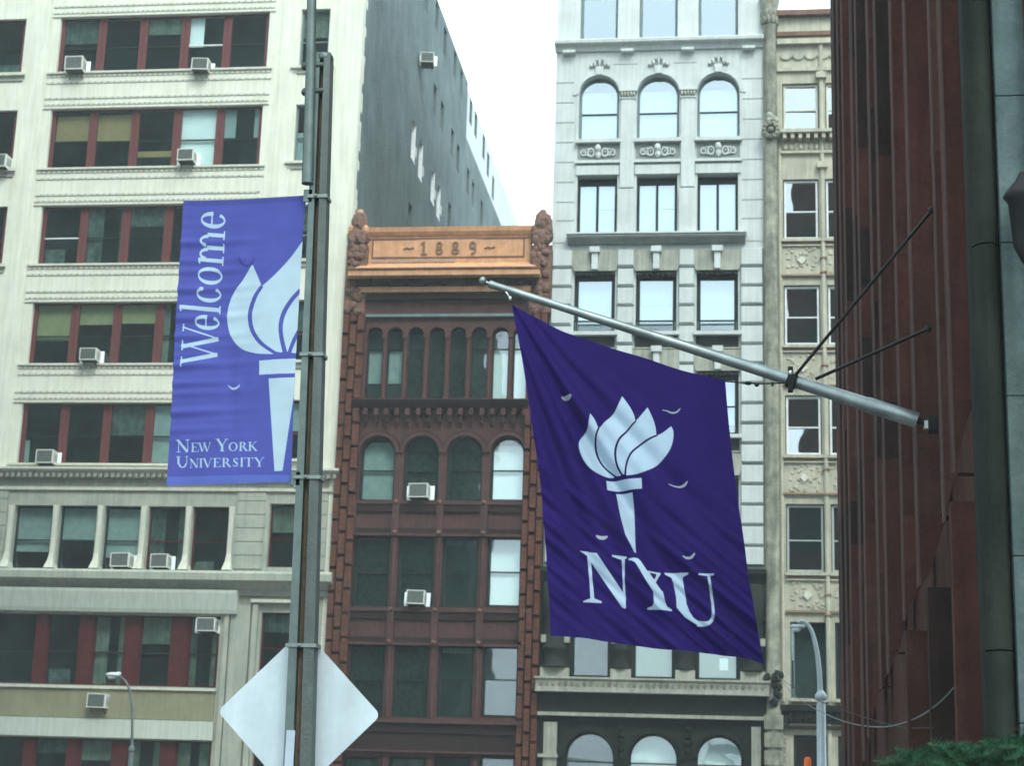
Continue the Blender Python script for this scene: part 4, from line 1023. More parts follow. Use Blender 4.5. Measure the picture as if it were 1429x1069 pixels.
def edge_fn(pts):
    P = np.array(pts, float); d = np.r_[0, np.cumsum(np.hypot(*np.diff(P, axis=0).T))]; d /= d[-1]
    return lambda t: np.stack([np.interp(t, d, P[:, 0]), np.interp(t, d, P[:, 1])], -1)
def coons(top, bot, left, right, nu, nv):
    T, B, Lf, Rt = edge_fn(top), edge_fn(bot), edge_fn(left), edge_fn(right)
    u = np.linspace(0, 1, nu); v = np.linspace(0, 1, nv); U, V = np.meshgrid(u, v)
    t, b = T(U), B(U); l, r = Lf(V), Rt(V); U_, V_ = U[..., None], V[..., None]
    c00, c10, c01, c11 = [np.array(q, float) for q in (top[0], top[-1], bot[0], bot[-1])]
    return U, V, (1-V_)*t+V_*b+(1-U_)*l+U_*r-((1-U_)*(1-V_)*c00+U_*(1-V_)*c10+(1-U_)*V_*c01+U_*V_*c11)
def cover(layers, PX, PY):   # layers: (list of polygons, value); later paints over earlier; supersampled
    acc = np.zeros(PX.shape); n = 3
    dux = np.gradient(PX, axis=1); duy = np.gradient(PY, axis=1); dvx = np.gradient(PX, axis=0); dvy = np.gradient(PY, axis=0)
    for i in range(n):
        for j in range(n):
            a, b = (i+.5)/n-.5, (j+.5)/n-.5
            X = PX+dux*a+dvx*b; Y = PY+duy*a+dvy*b; v = np.zeros(PX.shape)
            for polys, val in layers:
                m = np.zeros(PX.shape, bool)
                for p in polys: m |= inside(p, X, Y)
                v[m] = val
            acc += v
    return acc/n/n
def cloth(name, PXY, depth, Y, art, mats, parent=None):
    nv, nu = PXY.shape[:2]; d0 = np.array(AX[0]); d1 = np.array(AX[1]); d2 = np.array(AX[2])
    D = d0*((PXY[..., 0:1]-714.5)/FPX)-d1*((PXY[..., 1:2]-534.5)/FPX)+d2
    W = np.array(CAM)+D*(Y/D[..., 1:2]); W[..., 1] += depth
    me = bpy.data.meshes.new(name); idx = np.arange(nu*nv).reshape(nv, nu)
    F = np.stack([idx[:-1, :-1], idx[1:, :-1], idx[1:, 1:], idx[:-1, 1:]], -1).reshape(-1, 4)
    me.from_pydata(W.reshape(-1, 3).tolist(), [], F.tolist())
    ca = me.color_attributes.new('print', 'FLOAT_COLOR', 'POINT')
    col = np.ones((nu*nv, 4), 'f'); col[:, 0] = art.reshape(-1); col[:, 1] = art.reshape(-1); col[:, 2] = art.reshape(-1)
    ca.data.foreach_set('color', col.reshape(-1)); me.polygons.foreach_set('use_smooth', [True]*len(F))
    me.materials.append(mats); me.update(); o = bpy.data.objects.new(name, me); C.objects.link(o)
    if parent: setp(o, parent)
    return o
def clothmat(name, base, pale, grey, trans=.35):
    m, nt, ns, ln = nmat(name); o = N(ns, 'ShaderNodeOutputMaterial'); at_ = N(ns, 'ShaderNodeVertexColor', layer_name='print')
    cr_ = N(ns, 'ShaderNodeValToRGB'); E = cr_.color_ramp.elements; E[0].color = (*[c*.6 for c in base], 1); E[0].position = 0; E[1].color = (*pale, 1); E[1].position = 1
    e = E.new(.2); e.color = (*base, 1); e = E.new(.45); e.color = (*grey, 1)
    g = N(ns, 'ShaderNodeNewGeometry'); nz = N(ns, 'ShaderNodeTexNoise'); nz.inputs['Scale'].default_value = 6; nz.inputs['Detail'].default_value = 6; ln.new(g.outputs['Position'], nz.inputs['Vector'])
    mr = N(ns, 'ShaderNodeMapRange'); mr.inputs[3].default_value = .82; mr.inputs[4].default_value = 1.18; ln.new(nz.outputs['Fac'], mr.inputs[0])
    vm = N(ns, 'ShaderNodeVectorMath', operation='SCALE'); ln.new(at_.outputs['Color'], cr_.inputs[0]); ln.new(cr_.outputs[0], vm.inputs[0]); ln.new(mr.outputs[0], vm.inputs['Scale'])
    d = N(ns, 'ShaderNodeBsdfPrincipled'); d.inputs['Roughness'].default_value = .75; d.inputs['Specular IOR Level'].default_value = .06
    t = N(ns, 'ShaderNodeBsdfTranslucent'); ln.new(vm.outputs[0], d.inputs['Base Color']); ln.new(vm.outputs[0], t.inputs[0])
    wv = N(ns, 'ShaderNodeTexNoise'); wv.inputs['Scale'].default_value = 260; ln.new(g.outputs['Position'], wv.inputs['Vector'])
    bp = N(ns, 'ShaderNodeBump'); bp.inputs['Strength'].default_value = .12; bp.inputs['Distance'].default_value = .002; ln.new(wv.outputs['Fac'], bp.inputs['Height']); ln.new(bp.outputs[0], d.inputs['Normal'])
    mx = N(ns, 'ShaderNodeMixShader'); mx.inputs[0].default_value = trans; ln.new(d.outputs[0], mx.inputs[1]); ln.new(t.outputs[0], mx.inputs[2]); ln.new(mx.outputs[0], o.inputs[0])
    return m
M['flagcloth'] = clothmat('purple_flag_cloth', (.014, .006, .088), (.34, .46, .57), (.26, .27, .27), .25)
M['bannercloth'] = clothmat('violet_banner_cloth', (.075, .088, .33), (.40, .53, .60), (.10, .14, .43), .45)
# --- lettering built from strokes
def L(x0, y0, x1, y1, t): return ('l', x0, y0, x1, y1, t)
def S(x, y, w): return ('s', x, y, w)
def O(cx, cy, rx, ry, a0=0, a1=360, tk=.17, tn=.06): return ('o', cx, cy, rx, ry, a0, a1, tk, tn)
G = {'N': [L(.17, 0, .17, 1, .06), L(.84, 0, .84, 1, .06), L(.12, 1, .82, 0, .17), S(.17, 0, .32), S(.08, 1, .22), S(.84, 1, .3)],
     'E': [L(.27, 0, .27, 1, .18), L(.08, .97, .86, .97, .06), L(.08, .03, .92, .03, .06), L(.27, .52, .66, .52, .06), L(.86, 1, .86, .76, .06), L(.92, 0, .92, .27, .06), L(.66, .4, .66, .64, .05)],
     'W': [L(.12, 1, .34, 0, .16), L(.34, 0, .53, .98, .06), L(.46, 1, .70, 0, .16), L(.70, 0, .92, 1, .06), S(.12, 1, .24), S(.5, 1, .24), S(.91, 1, .18)],
     'O': [O(.5, .5, .47, .5)],
     'R': [L(.22, 0, .22, 1, .18), O(.42, .75, .32, .25, -90, 90), L(.15, .975, .45, .975, .05), L(.2, .5, .45, .5, .05), L(.48, .5, .88, 0, .17), S(.22, 0, .38), S(.93, 0, .2), S(.1, 1, .16)],
     'K': [L(.22, 0, .22, 1, .18), L(.26, .42, .82, 1, .06), L(.40, .58, .86, 0, .17), S(.22, 0, .38), S(.22, 1, .38), S(.82, 1, .3), S(.88, 0, .26)],
     'Y': [L(.14, 1, .52, .42, .17), L(.88, 1, .53, .45, .06), L(.52, 0, .52, .5, .17), S(.13, 1, .34), S(.88, 1, .28), S(.52, 0, .38)],
     'U': [L(.2, 1, .2, .33, .17), L(.84, 1, .84, .33, .06), O(.52, .36, .325, .36, 180, 360, .15, .09), S(.2, 1, .36), S(.84, 1, .28)],
     'I': [L(.5, 0, .5, 1, .18), S(.5, 0, .9), S(.5, 1, .9)],
     'V': [L(.13, 1, .52, 0, .17), L(.52, 0, .88, 1, .06), S(.13, 1, .32), S(.88, 1, .26)],
     'S': [O(.5, .73, .34, .25, 30, 240, .12, .07), O(.5, .27, .36, .26, -150, 60, .12, .07), L(.26, .66, .76, .36, .17), L(.82, .72, .82, .95, .05), L(.16, .06, .16, .3, .05)],
     'T': [L(.5, 0, .5, 1, .18), L(.04, .97, .96, .97, .06), L(.05, .74, .05, 1, .05), L(.95, .74, .95, 1, .05), S(.5, 0, .4)],
     'e': [O(.5, .5, .46, .49, 0, 322, .17, .06), L(.1, .55, .94, .55, .06)],
     'c': [O(.53, .5, .46, .49, 48, 320, .17, .06), ('b', .80, .80, .09)],
     'o': [O(.5, .5, .47, .49)],
     'l': [L(.52, 0, .52, 1.62, .17), S(.52, 0, .85), L(.1, 1.55, .52, 1.6, .07)],
     'm': [L(.14, 0, .14, 1, .16), L(.50, 0, .50, .7, .16), L(.86, 0, .86, .7, .16), O(.32, .66, .18, .32, 0, 165, .14, .08), O(.68, .66, .18, .32, 0, 165, .14, .08), S(.14, 0, .26), S(.5, 0, .26), S(.86, 0, .26), L(.03, .93, .14, .97, .07)]}
def glyph(ch, s0, w, H, fr, bold=1, cap=1.0):    # fr maps (s,t) to photo-measured cloth coordinates
    out = []
    for g in G[ch]:
        if g[0] == 'l':
            _, x0, y0, x1, y1, t = g; out.append(stroke([(s0+x0*w, y0*H), (s0+x1*w, y1*H)], t*H*bold, False))
        elif g[0] == 's':
            _, x, y, l = g; yy = .025*H if y == 0 else y*H-.025*H; out.append(stroke([(s0+(x-l/2)*w, yy), (s0+(x+l/2)*w, yy)], .055*H*bold, False))
        elif g[0] == 'b':
            _, x, y, r = g; out.append([(s0+x*w+r*H*math.cos(a*.6283), y*H+r*H*math.sin(a*.6283)) for a in range(10)])
        else:
            _, cx, cy, rx, ry, a0, a1, tk, tn = g; pts = []; ws = []; n = 22
            for i in range(n+1):
                A = R(a0+(a1-a0)*i/n); th = (tn+(tk-tn)*abs(math.cos(A))**1.3)*H*bold
                pts.append((s0+cx*w+(rx*w-th/2)*math.cos(A), cy*H+(ry*H-th/2)*math.sin(A))); ws.append(th)
            out.append(stroke(pts, ws, False))
    return [[fr(*p) for p in poly] for poly in out]
# --- the Welcome banner (coordinates measured on the enlarged photo, origin 225,260, scale 4.858)
def b2p(x, y): return (225+x/4.858, 260+y/4.858)
up_ = lambda s, t: b2p(366+.062*s-.998*t, 1236-.998*s-.062*t)
wel = []
for ch, a, b, H, bold in (('W', 2, 298, 246, .95), ('e', 262, 372, 168, 1), ('l', 373, 440, 168*1.0, 1), ('c', 446, 566, 168, 1), ('o', 572, 700, 168, 1), ('m', 706, 948, 168, 1), ('e', 952, 1074, 168, 1)):
    if ch == 'W': wel += glyph('W', a, b-a, H, up_, .72)
    else: wel += glyph(ch, a, b-a, H, up_, bold)
Bq = lambda y0: (lambda s, t: b2p(s, y0+1020-t))
row1 = [('N', 92, 188, 84), ('E', 192, 252, 62), ('W', 244, 338, 62), ('Y', 372, 452, 84), ('O', 455, 523, 62), ('R', 528, 592, 62), ('K', 592, 658, 62)]
row2 = [('U', 90, 182, 80), ('N', 186, 252, 62), ('I', 254, 280, 62), ('V', 280, 348, 62), ('E', 350, 408, 62), ('R', 412, 478, 62), ('S', 484, 532, 62), ('I', 538, 564, 62), ('T', 568, 632, 62), ('Y', 636, 706, 62)]
small = []
for ch, a, b, H in row1: small += glyph(ch, a, b-a, H, Bq(778-.0), 1.12)
for ch, a, b, H in row2: small += glyph(ch, a, b-a, H, Bq(886), 1.12)
P_ = lambda pts: [b2p(*p) for p in pts]
flame = P_(cr([(763, 1145), (700, 1141), (640, 1133), (560, 1108), (500, 1062), (455, 990), (437, 900), (445, 810), (480, 720), (545, 630), (615, 525)])+cr([(615, 525), (650, 600), (682, 678)])+cr([(682, 678), (780, 590), (880, 480), (962, 370)])+[(1010, 300), (1010, 1138), (925, 1138), (900, 1138), (860, 1128), (830, 1132)])
gaps = [P_(stroke([(684, 676), (640, 738), (607, 825), (600, 900), (617, 975), (660, 1045), (720, 1098), (800, 1150)], [22, 27, 30, 30, 29, 27, 24, 20])),
        P_(stroke([(948, 706), (890, 772), (840, 855), (817, 940), (822, 1030), (850, 1145)], [26, 28, 29, 29, 28, 30])),
        P_(stroke([(946, 975), (912, 1040), (888, 1100), (872, 1150)], [26, 26, 24, 24])), P_([(760, 1150), (792, 1128), (830, 1140), (850, 1128), (872, 1132), (900, 1150)])]
white = [P_([(668, 1185), (1000, 1172), (1000, 1275), (668, 1282)]), P_([(735, 1310), (914, 1303), (910, 1420), (830, 1935), (775, 1938)])]
tip = [P_([(960, 920), (935, 1020), (906, 1139), (960, 1139)])]
hem = [P_([(100, 60), (1000, 20), (1000, 95), (100, 135)])]; hem2 = [P_([(0, 1965), (1000, 1962), (1000, 2060), (0, 2060)])]
slit_shadow = [P_(stroke([(522, 470), (540, 515), (575, 535), (612, 515), (628, 480)], [4, 16, 24, 16, 4]))]  # dark crescent paints the shadow at the upper wind slit
mk2 = [P_(stroke([(443, 1340), (468, 1362), (492, 1370), (520, 1360), (534, 1342)], [3, 12, 16, 12, 3]))]
U, V, PXY = coons(cr([(256, 280), (340, 276), (427, 272.5)], 4), cr([(230.5, 677), (320, 676), (407.5, 674)], 4), cr([(256, 280), (251.5, 345), (242, 480), (235.5, 593), (230.5, 677)], 4),
                  cr([(427, 272.5), (423, 330), (418.5, 416), (414, 511), (410, 610), (407.5, 674)], 4), 330, 700)
art = cover([([P_([(-200, -200), (2000, -200), (2000, 3000), (-200, 3000)])], .2), (hem, .12), (hem2, .40), ([flame], 1), (gaps, .2), (white+tip, 1), (wel, .96), (small, .92), (slit_shadow, .02), (mk2, .9)], PXY[..., 0], PXY[..., 1])
left = np.clip(1.15-U*1.5, 0, 1)
wob = sum(np.sin(V*k+U*a+p)*s for k, a, p, s in ((116, 1.2, .3, .55), (73, -1.5, 1.1, .6), (190, .8, 2, .3)))
dep = .008*wob*left*np.clip((V-.03)*8, 0, 1)*np.clip((.9-V)*9, 0, 1)+.03*np.sin(U*3.3+V*2.1)+.02*np.sin(U*9-V*5)*V*(1-V)*2
dep += .012*np.exp(-((U-.46-.16*(V-.6))**2)/.0035)*np.clip((V-.35)*5, 0, 1)*np.clip((.95-V)*6, 0, 1)
for cu, cv in ((.5, .207), (.53, .655)): dep += -.012*np.exp(-(((U-cu)*.85)**2+((V-cv)*2)**2)/.0018)
ban = cloth('banner', PXY, dep, 11.0, art, M['bannercloth']); setbase(ban, np.mean([v.co[:] for v in ban.data.vertices], axis=0).tolist())
tag(ban, 'violet banner with Welcome written upwards and a pale torch, hung on the sign post', 'banner')
# --- the flag (zoom C: origin 790,530 scale 6.288; zoom D: origin 790,650 scale 4.452)
Cq = lambda pts: [(790+x/6.288, 530+y/6.288) for x, y in pts]; Dq = lambda pts: [(790+x/4.452, 650+y/4.454) for x, y in pts]
flf = Cq(cr([(410, 845), (330, 838), (260, 815), (200, 770), (150, 700), (120, 620), (120, 550), (148, 475), (188, 415), (203, 355), (213, 298)])+cr([(213, 298), (250, 350), (272, 400), (284, 436)])
         + cr([(284, 436), (330, 385), (430, 268), (492, 143)])+cr([(492, 143), (560, 240), (598, 320), (607, 374)])+cr([(607, 374), (660, 312), (716, 246)])+cr([(716, 246), (762, 345), (784, 420), (792, 494)])+cr([(792, 494), (850, 465), (922, 408)])
         + cr([(922, 408), (940, 455), (935, 540), (900, 630), (830, 715), (740, 785), (640, 825), (530, 840)]))
fgap = [Cq(stroke([(286, 425), (262, 490), (253, 580), (275, 670), (330, 755), (440, 845)], [16, 18, 20, 18, 15, 13])), Cq(stroke([(612, 365), (545, 430), (475, 510), (438, 590), (432, 670), (450, 760), (495, 842)], [16, 18, 20, 21, 20, 18, 16])),
        Cq(stroke([(800, 488), (730, 520), (640, 575), (570, 650), (530, 740), (518, 845)], [16, 18, 19, 19, 18, 18])), Cq([(405, 848), (425, 832), (470, 838), (500, 828), (520, 832), (540, 848)])]
fw = [Cq([(350, 880), (662, 866), (666, 956), (362, 968)]), Dq([(308, 168), (411, 164), (418, 250), (425, 380), (429, 460), (434, 545), (425, 540), (370, 432), (340, 320)])]
Nn = [Dq([(98, 528), (188, 540), (368, 810), (366, 886), (345, 878), (150, 592), (128, 556)]), Dq([(128, 556), (150, 575), (158, 700), (172, 830), (150, 835), (140, 700)]), Dq([(106, 842), (148, 824), (174, 822), (217, 838), (217, 848), (106, 848)]),
      Dq([(344, 572), (364, 572), (361, 700), (369, 884), (352, 860), (350, 700)]), Dq([(283, 551), (376, 567), (376, 575), (360, 584), (338, 582), (284, 561)]), Dq([(84, 527), (132, 530), (122, 552), (108, 541)])]
Yy = [Dq(cr([(388, 580), (430, 578), (458, 590), (500, 650), (555, 728), (600, 790)])+[(548, 795)]+cr([(548, 795), (500, 720), (440, 620), (418, 598), (388, 588)])), Dq([(542, 770), (602, 786), (616, 850), (628, 880), (657, 897), (657, 907), (504, 893), (504, 884), (536, 876), (548, 858)]),
      Dq([(500, 658), (584, 662), (584, 670), (574, 690), (556, 738), (545, 722), (560, 690), (560, 672), (500, 667)]), Dq(stroke([(512, 665), (534, 700), (550, 722)], 7))]
Uu = [Dq([(610, 661), (758, 664), (758, 673), (724, 688), (722, 700), (735, 780), (748, 860), (765, 905), (790, 945), (835, 978), (828, 998), (740, 945), (688, 885), (684, 820), (664, 720), (652, 690), (612, 671)]),
      Dq(stroke([(815, 982), (850, 985), (885, 980), (908, 950), (914, 905), (905, 820), (885, 682)], [34, 30, 24, 19, 16, 15, 15])), Dq([(824, 674), (919, 676), (919, 686), (886, 690), (824, 683)])]
cre = [Cq(stroke([(-45, 138), (-20, 150), (20, 148), (45, 132)], [10, 34, 40, 14])), Cq(stroke([(845, 264), (885, 272), (925, 288), (970, 282), (1002, 250)], [5, 8, 14, 12, 5])), Dq(stroke([(636, 112), (668, 124), (706, 130), (735, 120), (754, 98)], [4, 6, 10, 15, 5])),
       Dq(stroke([(184, 430), (205, 442), (232, 444), (254, 434)], [6, 22, 22, 8])), Dq(stroke([(724, 562), (750, 576), (780, 572), (800, 548)], [5, 14, 16, 5])), [(951, 741), (951, 741), (951, 741)]]
U, V, PXY = coons(cr([(714, 425), (755, 447), (800, 468), (884, 495), (967, 521), (1012, 531)], 4), cr([(768, 887), (810, 890), (847, 895), (882, 900), (930, 907), (976, 911), (1029, 918), (1066, 927)], 4),
                  cr([(714, 425), (725, 482), (735, 542), (745, 610), (753, 667), (759, 735), (763, 797), (767, 856), (768, 887)], 3), cr([(1012, 531), (1017, 590), (1027, 680), (1037, 747), (1047, 821), (1060, 895), (1066, 927)], 4), 520, 760)
art = cover([([[(0, 0), (2000, 0), (2000, 2000), (0, 2000)]], .2), ([flf], 1), (fgap, .1), (fw+Nn+Yy+Uu, 1), (cre[:-1], .62)], PXY[..., 0], PXY[..., 1])
th = np.arctan2(U*300+40, V*430+60)     # fan from the upper left clip
env = np.clip(np.hypot(U, V)*2.4, .15, 1)
px_, py_ = PXY[..., 0], PXY[..., 1]
diag = (px_-714)*.86-(py_-425)*.50      # across folds running down to the right
dep = .050*np.sin(th*24+.7)*np.exp(-((th-.50)**2)/.10)*env+.026*np.sin(th*47+V*3)*np.exp(-((th-.45)**2)/.12)*env
lo = np.clip((V-.35)*2, 0, 1)
dg2 = (px_-714)*.62-(py_-425)*.78
dep += (1.35+.6*np.sin(U*5.3+V*3.7))*lo*(.016*np.sin(dg2*.105+1.6*np.sin(U*4+V*2.3))+.009*np.sin(dg2*.27+V*4)+.006*np.sin(dg2*.43+U*7))*np.clip(1.3-abs(dg2+150)/170, .1, 1)
dep += .05*np.sin(U*4.2+.4)*V+.012*np.sin(px_*.075+1.5*V)*(1-V)*np.clip(U*3, 0, 1)
fl_ = cloth('flag', PXY, dep, YP, art, M['flagcloth']); setbase(fl_, at(714, 425, YP))
tag(fl_, 'deep purple flag with pale torch and large NYU letters hanging from the slanting pole', 'flag')
# ================================================================== flagpole
base = pb_; tipp = at(684, 396.5, YP); dv = (tipp-base).normalized(); Lp = (tipp-base).length
fp = thing('flagpole', 'grey metal flagpole slanting out from the red building, braced by two black rods', 'flagpole', tuple(base))
b = MB(); r0, r1 = .058, .031
s0 = base+dv*.12
b.tube([s0, s0+dv*.42, s0+dv*.425, base+dv*Lp*.55, tipp], [r0+.006, r0+.006, r0, .044, r1], M['alu'], 24); b.build('shaft', fp)
b = MB(); q = at(674, 391.5, YP); b.ball(q, .034, .034, .034, M['alu'], 16); b.tube([q, tipp+dv*.0], [.014, .014], M['alu'], 10); b.tube([tipp-dv*.04, tipp+dv*.005], .034, M['alu'], 16); b.build('finial', fp)
cc = at(1103, 531, YP)
b = MB(); b.tube([cc-dv*.05, cc+dv*.03], .062, M['black'], 18); b.box(cc.x-.02, cc.x+.02, cc.y-.08, cc.y+.02, cc.z-.1, cc.z+.1, M['black']); b.ball(cc+Vector((0, -.07, .05)), .022, .02, .022, M['hw'], 8); b.build('collar', fp)
b = MB(); b.tube([s0, base+dv*.0+Vector((.02, 0, -.01))], [.03, .03], M['black'], 12); b.box(XW-.03, XW+.05, base.y-.05, base.y+.05, base.z-.06, base.z+.06, M['black']); b.box(XW-.06, XW-.031, base.y-.03, base.y+.03, base.z-.035, base.z+.03, M['hw']); b.build('wall_bracket', fp)
for (pa, pb2) in (((1108, 526), (1302, 293)), ((1138, 529), (1297, 459))):
    A = at(*pa, YP-.03); W_e = atx(*pb2, XW); W_e = Vector((XW-.01, W_e.y, W_e.z))
    b = MB(); b.tube([A, W_e], .014, M['black'], 8); b.ball(W_e, .03, .03, .03, M['black'], 8); b.build('stay_rod', fp)
b = MB(); t0 = at(703, 403, YP); t1 = at(712, 416, YP)
b.tube([t0, (t0+t1)/2+Vector((0, -.02, 0)), t1], .007, M['hw'], 6); b.ball(t1, .014, .014, .02, M['hw'], 8); b.ball(t0, .02, .02, .02, M['black'], 8); b.build('clip', fp)
rp = [at(1011, 532, YP), at(1035, 534, YP), at(1060, 535.5, YP-.02), at(1082, 535, YP-.03), at(1101, 534, YP-.05)]
b = MB(); b.tube(rp, .006, M['black'], 6); b.ball(at(1044, 535, YP-.01), .035, .02, .016, M['black'], 8, .1); b.ball(at(1056, 537, YP-.01), .02, .02, .018, M['black'], 8, .1); b.ball(at(1078, 536, YP-.03), .012, .012, .02, M['black'], 7)
rope = b.build('halyard_rope'); setbase(rope, rp[0]); tag(rope, 'short dark knotted rope tying the flag\'s upper corner to the pole collar', 'rope')
# ================================================================== sign post, pole arms, warning sign
YN = 11.0
def postx(py, off): 
    c = 452.5+(py-80)*(-.0358); w = 21+(py-80)*.0175; return c+off*w
sp_ = thing('sign_post', 'tall galvanised steel channel post with a rusty groove carrying the banner and the diamond sign', 'post', (at(postx(1065, 0), 1065, YN).x, YN, 0))
def postring(py, z=None):
    out = []
    for off, dy in ((-.5, -.01), (-.5, -.05), (-.17, -.05), (-.15, .0), (.06, .0), (.1, -.055), (.5, -.045), (.5, .06), (-.5, .06)):
        p = at(postx(py, off), py, YN); out.append((p.x, YN+dy, p.z))
    return out
b = MB(); lev = [76, 200, 330, 460, 590, 720, 850, 980, 1100]; rings = [postring(q) for q in lev]
last = rings[-1]; rings.append([(x+(x-rings[-2][i][0])*2.0, y, 0) for i, (x, y, z) in enumerate(last)])
for A, B in zip(rings, rings[1:]):
    for i in range(9):
        j = (i+1) % 9; m = M['rust'] if i == 3 else M['post_light'] if i in (0, 1) else M['post']
        b.face([A[i], B[i], B[j], A[j]], m)
b.face(rings[0][::-1], M['post']); b.build('channel', sp_)
b = MB(); c = at(453, 80, YN); b.lathe((c.x, YN, c.z-.03), [(.054, 0), (.06, .01), (.06, .04), (.05, .052), (.02, .058)], M['post_light'], 16); b.build('cap', sp_)
b = MB(); A = at(436, -60, YN-.06); B = at(433.0, 120, YN-.06); D = at(429, 256, YN-.06)
b.tube([A, B, D], [.033, .036, .041], M['post_light'], 16); b.build('upper_tube', sp_)
b = MB()
for py in (92, 128):
    p, q = at(426, py, YN-.04), at(452, py-2, YN-.04); b.tube([p, q], .022, M['post'], 10); b.ball(p, .03, .03, .03, M['post'], 8)
b.pieces('bracket', sp_)
b = MB()
for py in (277, 497, 668, 902):
    p = at(postx(py, 0), py, YN); wd = .6*(21+(py-80)*.0175)/2400*11*1.05
    b.box(p.x-wd, p.x+wd, YN-.062, YN+.068, p.z-.012, p.z+.012, M['steelband']); b.ball((p.x-.01, YN-.07, p.z), .012, .01, .012, M['steelband'], 8)
b.pieces('band_clamp', sp_)
for (y0_, y1_, l0, r0_) in ((279, 272, 260, 441), (668, 666, 234, 424)):
    b = MB(); p = at(l0+3, y0_+4, YN+.07); q = at(r0_, y1_+2, YN+.03); b.tube([p, q], .011, M['post_light'], 10)
    k = at(r0_-10, y1_, YN-.02); b.box(k.x-.03, k.x+.03, YN-.05, YN+.02, k.z-.06, k.z+.03, M['post_light']); b.ball(at(r0_-12, y1_+12, YN-.03), .016, .016, .02, M['hw'], 8); b.build('banner_arm', sp_)
st = MB(); p0 = at(403, 1020, YN); p1 = at(415, 1020, YN); st.box(p0.x, p1.x, YN-.058, YN-.0525, .95+1.6*0, p0.z, M['sticker']); st.build('sticker', sp_)
# diamond sign seen from behind
sc_ = at(417, 996, YN+.09); hx = (at(528, 996, YN+.09).x-at(305, 996, YN+.09).x)/2
sg = thing('warning_sign', 'blank pale grey back of a diamond-shaped road sign behind the steel post', 'road sign', (sc_.x, YN+.09, sc_.z))
b = MB(); poly = []; rr = .045; L_ = hx+.012
for k in range(4):
    A = math.pi/2*k; cx, cz = (L_-rr*1.41)*math.cos(A), (L_-rr*1.41)*math.sin(A)
    for j in range(7): t = A-math.pi/4+math.pi/2*j/6; poly.append((sc_.x+cx+rr*math.cos(t), sc_.z+cz+rr*math.sin(t)))
b.prism(poly, YN+.085, YN+.089, M['signback']); o = b.build('sign_plate', sg)
b = MB()
for s in (1, -1):
    b.lathe((sc_.x, YN+.085, sc_.z+s*.35), [(.012, 0), (.012, .02)], M['hw'], 8, (0, -1, 0))
b.pieces('bolt', sg)
# ================================================================== street lamps
def lamp(name, label, Yl, pole, arm, head, rp_, m1, hs):
    f = at(*pole, Yl); t = thing(name, label, 'street lamp', (f.x, Yl, 0), 'gooseneck street lamps')
    b = MB(); b.tube([(f.x, Yl, 0), (f.x, Yl, .5), (f.x, Yl, .52), f], [rp_*1.7, rp_*1.6, rp_*1.15, rp_], m1, 14); b.build('pole', t)
    b = MB(); b.lathe((f.x, Yl, f.z-.14), [(rp_*1.0, -.02), (rp_*1.35, .0), (rp_*1.35, .1), (rp_*.9, .16), (rp_*.6, .2)], m1, 12); b.build('collar', t)
    b = MB(); P = [at(x, y, Yl) for x, y in cr(arm, 5)]; b.tube(P, [rp_*.62-(rp_*.22)*i/(len(P)-1) for i in range(len(P))], m1, 10); b.build('arm', t)
    h = at(*head, Yl); b = MB(); s = hs
    b.ball((h.x, h.y, h.z+.02*s), .30*s, .16*s, .10*s, m1, 14); b.ball((h.x+.2*s, h.y, h.z+.07*s), .12*s, .09*s, .07*s, m1, 10); o = b.build('lamp_head', t)
    b = MB(); b.ball((h.x-.05*s, h.y, h.z-.06*s), .18*s, .13*s, .11*s, M['lens'], 12); b.build('lens', o)
lamp('street_lamp', 'pale grey street lamp with a thick pole in front of the beige building', 40, (1145.5, 968), [(1144.5, 966), (1143, 935), (1139, 905), (1132, 880), (1122, 868), (1113, 869)], (1113, 876), .10, M['lamp'], .62)
lamp('street_lamp', 'thin dark street lamp with a white lamp head in front of the cream building', 54, (184, 1043), [(184, 1043), (184.5, 1000), (182, 970), (176, 953), (166, 943)], (158, 943), .075, M['lamp_dark'], .85)
for o in bpy.data.objects:
    if o.name == 'street_lamp.001':
        for c_ in o.children:
            if c_.name.startswith('lamp_head'): c_.data.materials[0] = M['lens']
# orange marker
YO = 30; p = at(1127, 1057, YO)
mk = thing('marker_post', 'round-topped orange marker post beside the pale street lamp', 'marker post', (p.x, YO, 0))
b = MB(); b.lathe((p.x, YO, 0), [(.075, .1), (.066, .2), (.06, p.z-.07), (.052, p.z-.03), (.03, p.z-.005), (.008, p.z)], M['orange'], 16); b.build('post', mk)
b = MB(); b.lathe((p.x, YO, 0), [(.22, .15*0), (.22, .05), (.12, .09), (.09, .12)], M['black'], 16); b.build('base', mk)
# cables
def cable(pts, Yf, r, m, label):
    A = at(*pts[0], Yf); B = atx(*pts[-1], XW+.03); P = [A]
    for (px, py) in cr(pts, 4)[1:-1]:
        d = ray(px, py); n_ = (B.y-A.y)*A.x-(B.x-A.x)*A.y; de = (B.y-A.y)*d.x-(B.x-A.x)*d.y
        P.append(CAM+d*(n_/de))
    P.append(B); b = MB(); b.tube(P, list(np.linspace(r*1.6, r, len(P))), m, 6); o = b.build('overhead_cable'); setbase(o, A)
    tag(o, label, 'cable', 'cables sagging across the side street')
cable([(1084, 942), (1110, 972), (1144, 993), (1187, 1010), (1235, 1015), (1278, 1003), (1310, 982), (1331, 960)], Y0-.4, .006, M['lamp_dark'], 'grey cable sagging low from the beige building up to the red wall')
cable([(1083, 944), (1125, 970), (1169, 989), (1224, 1007), (1264, 1016), (1304, 1016)], Y0-.4, .005, M['black'], 'thin black cable sagging above and beside the grey one, ending lower on the red wall')
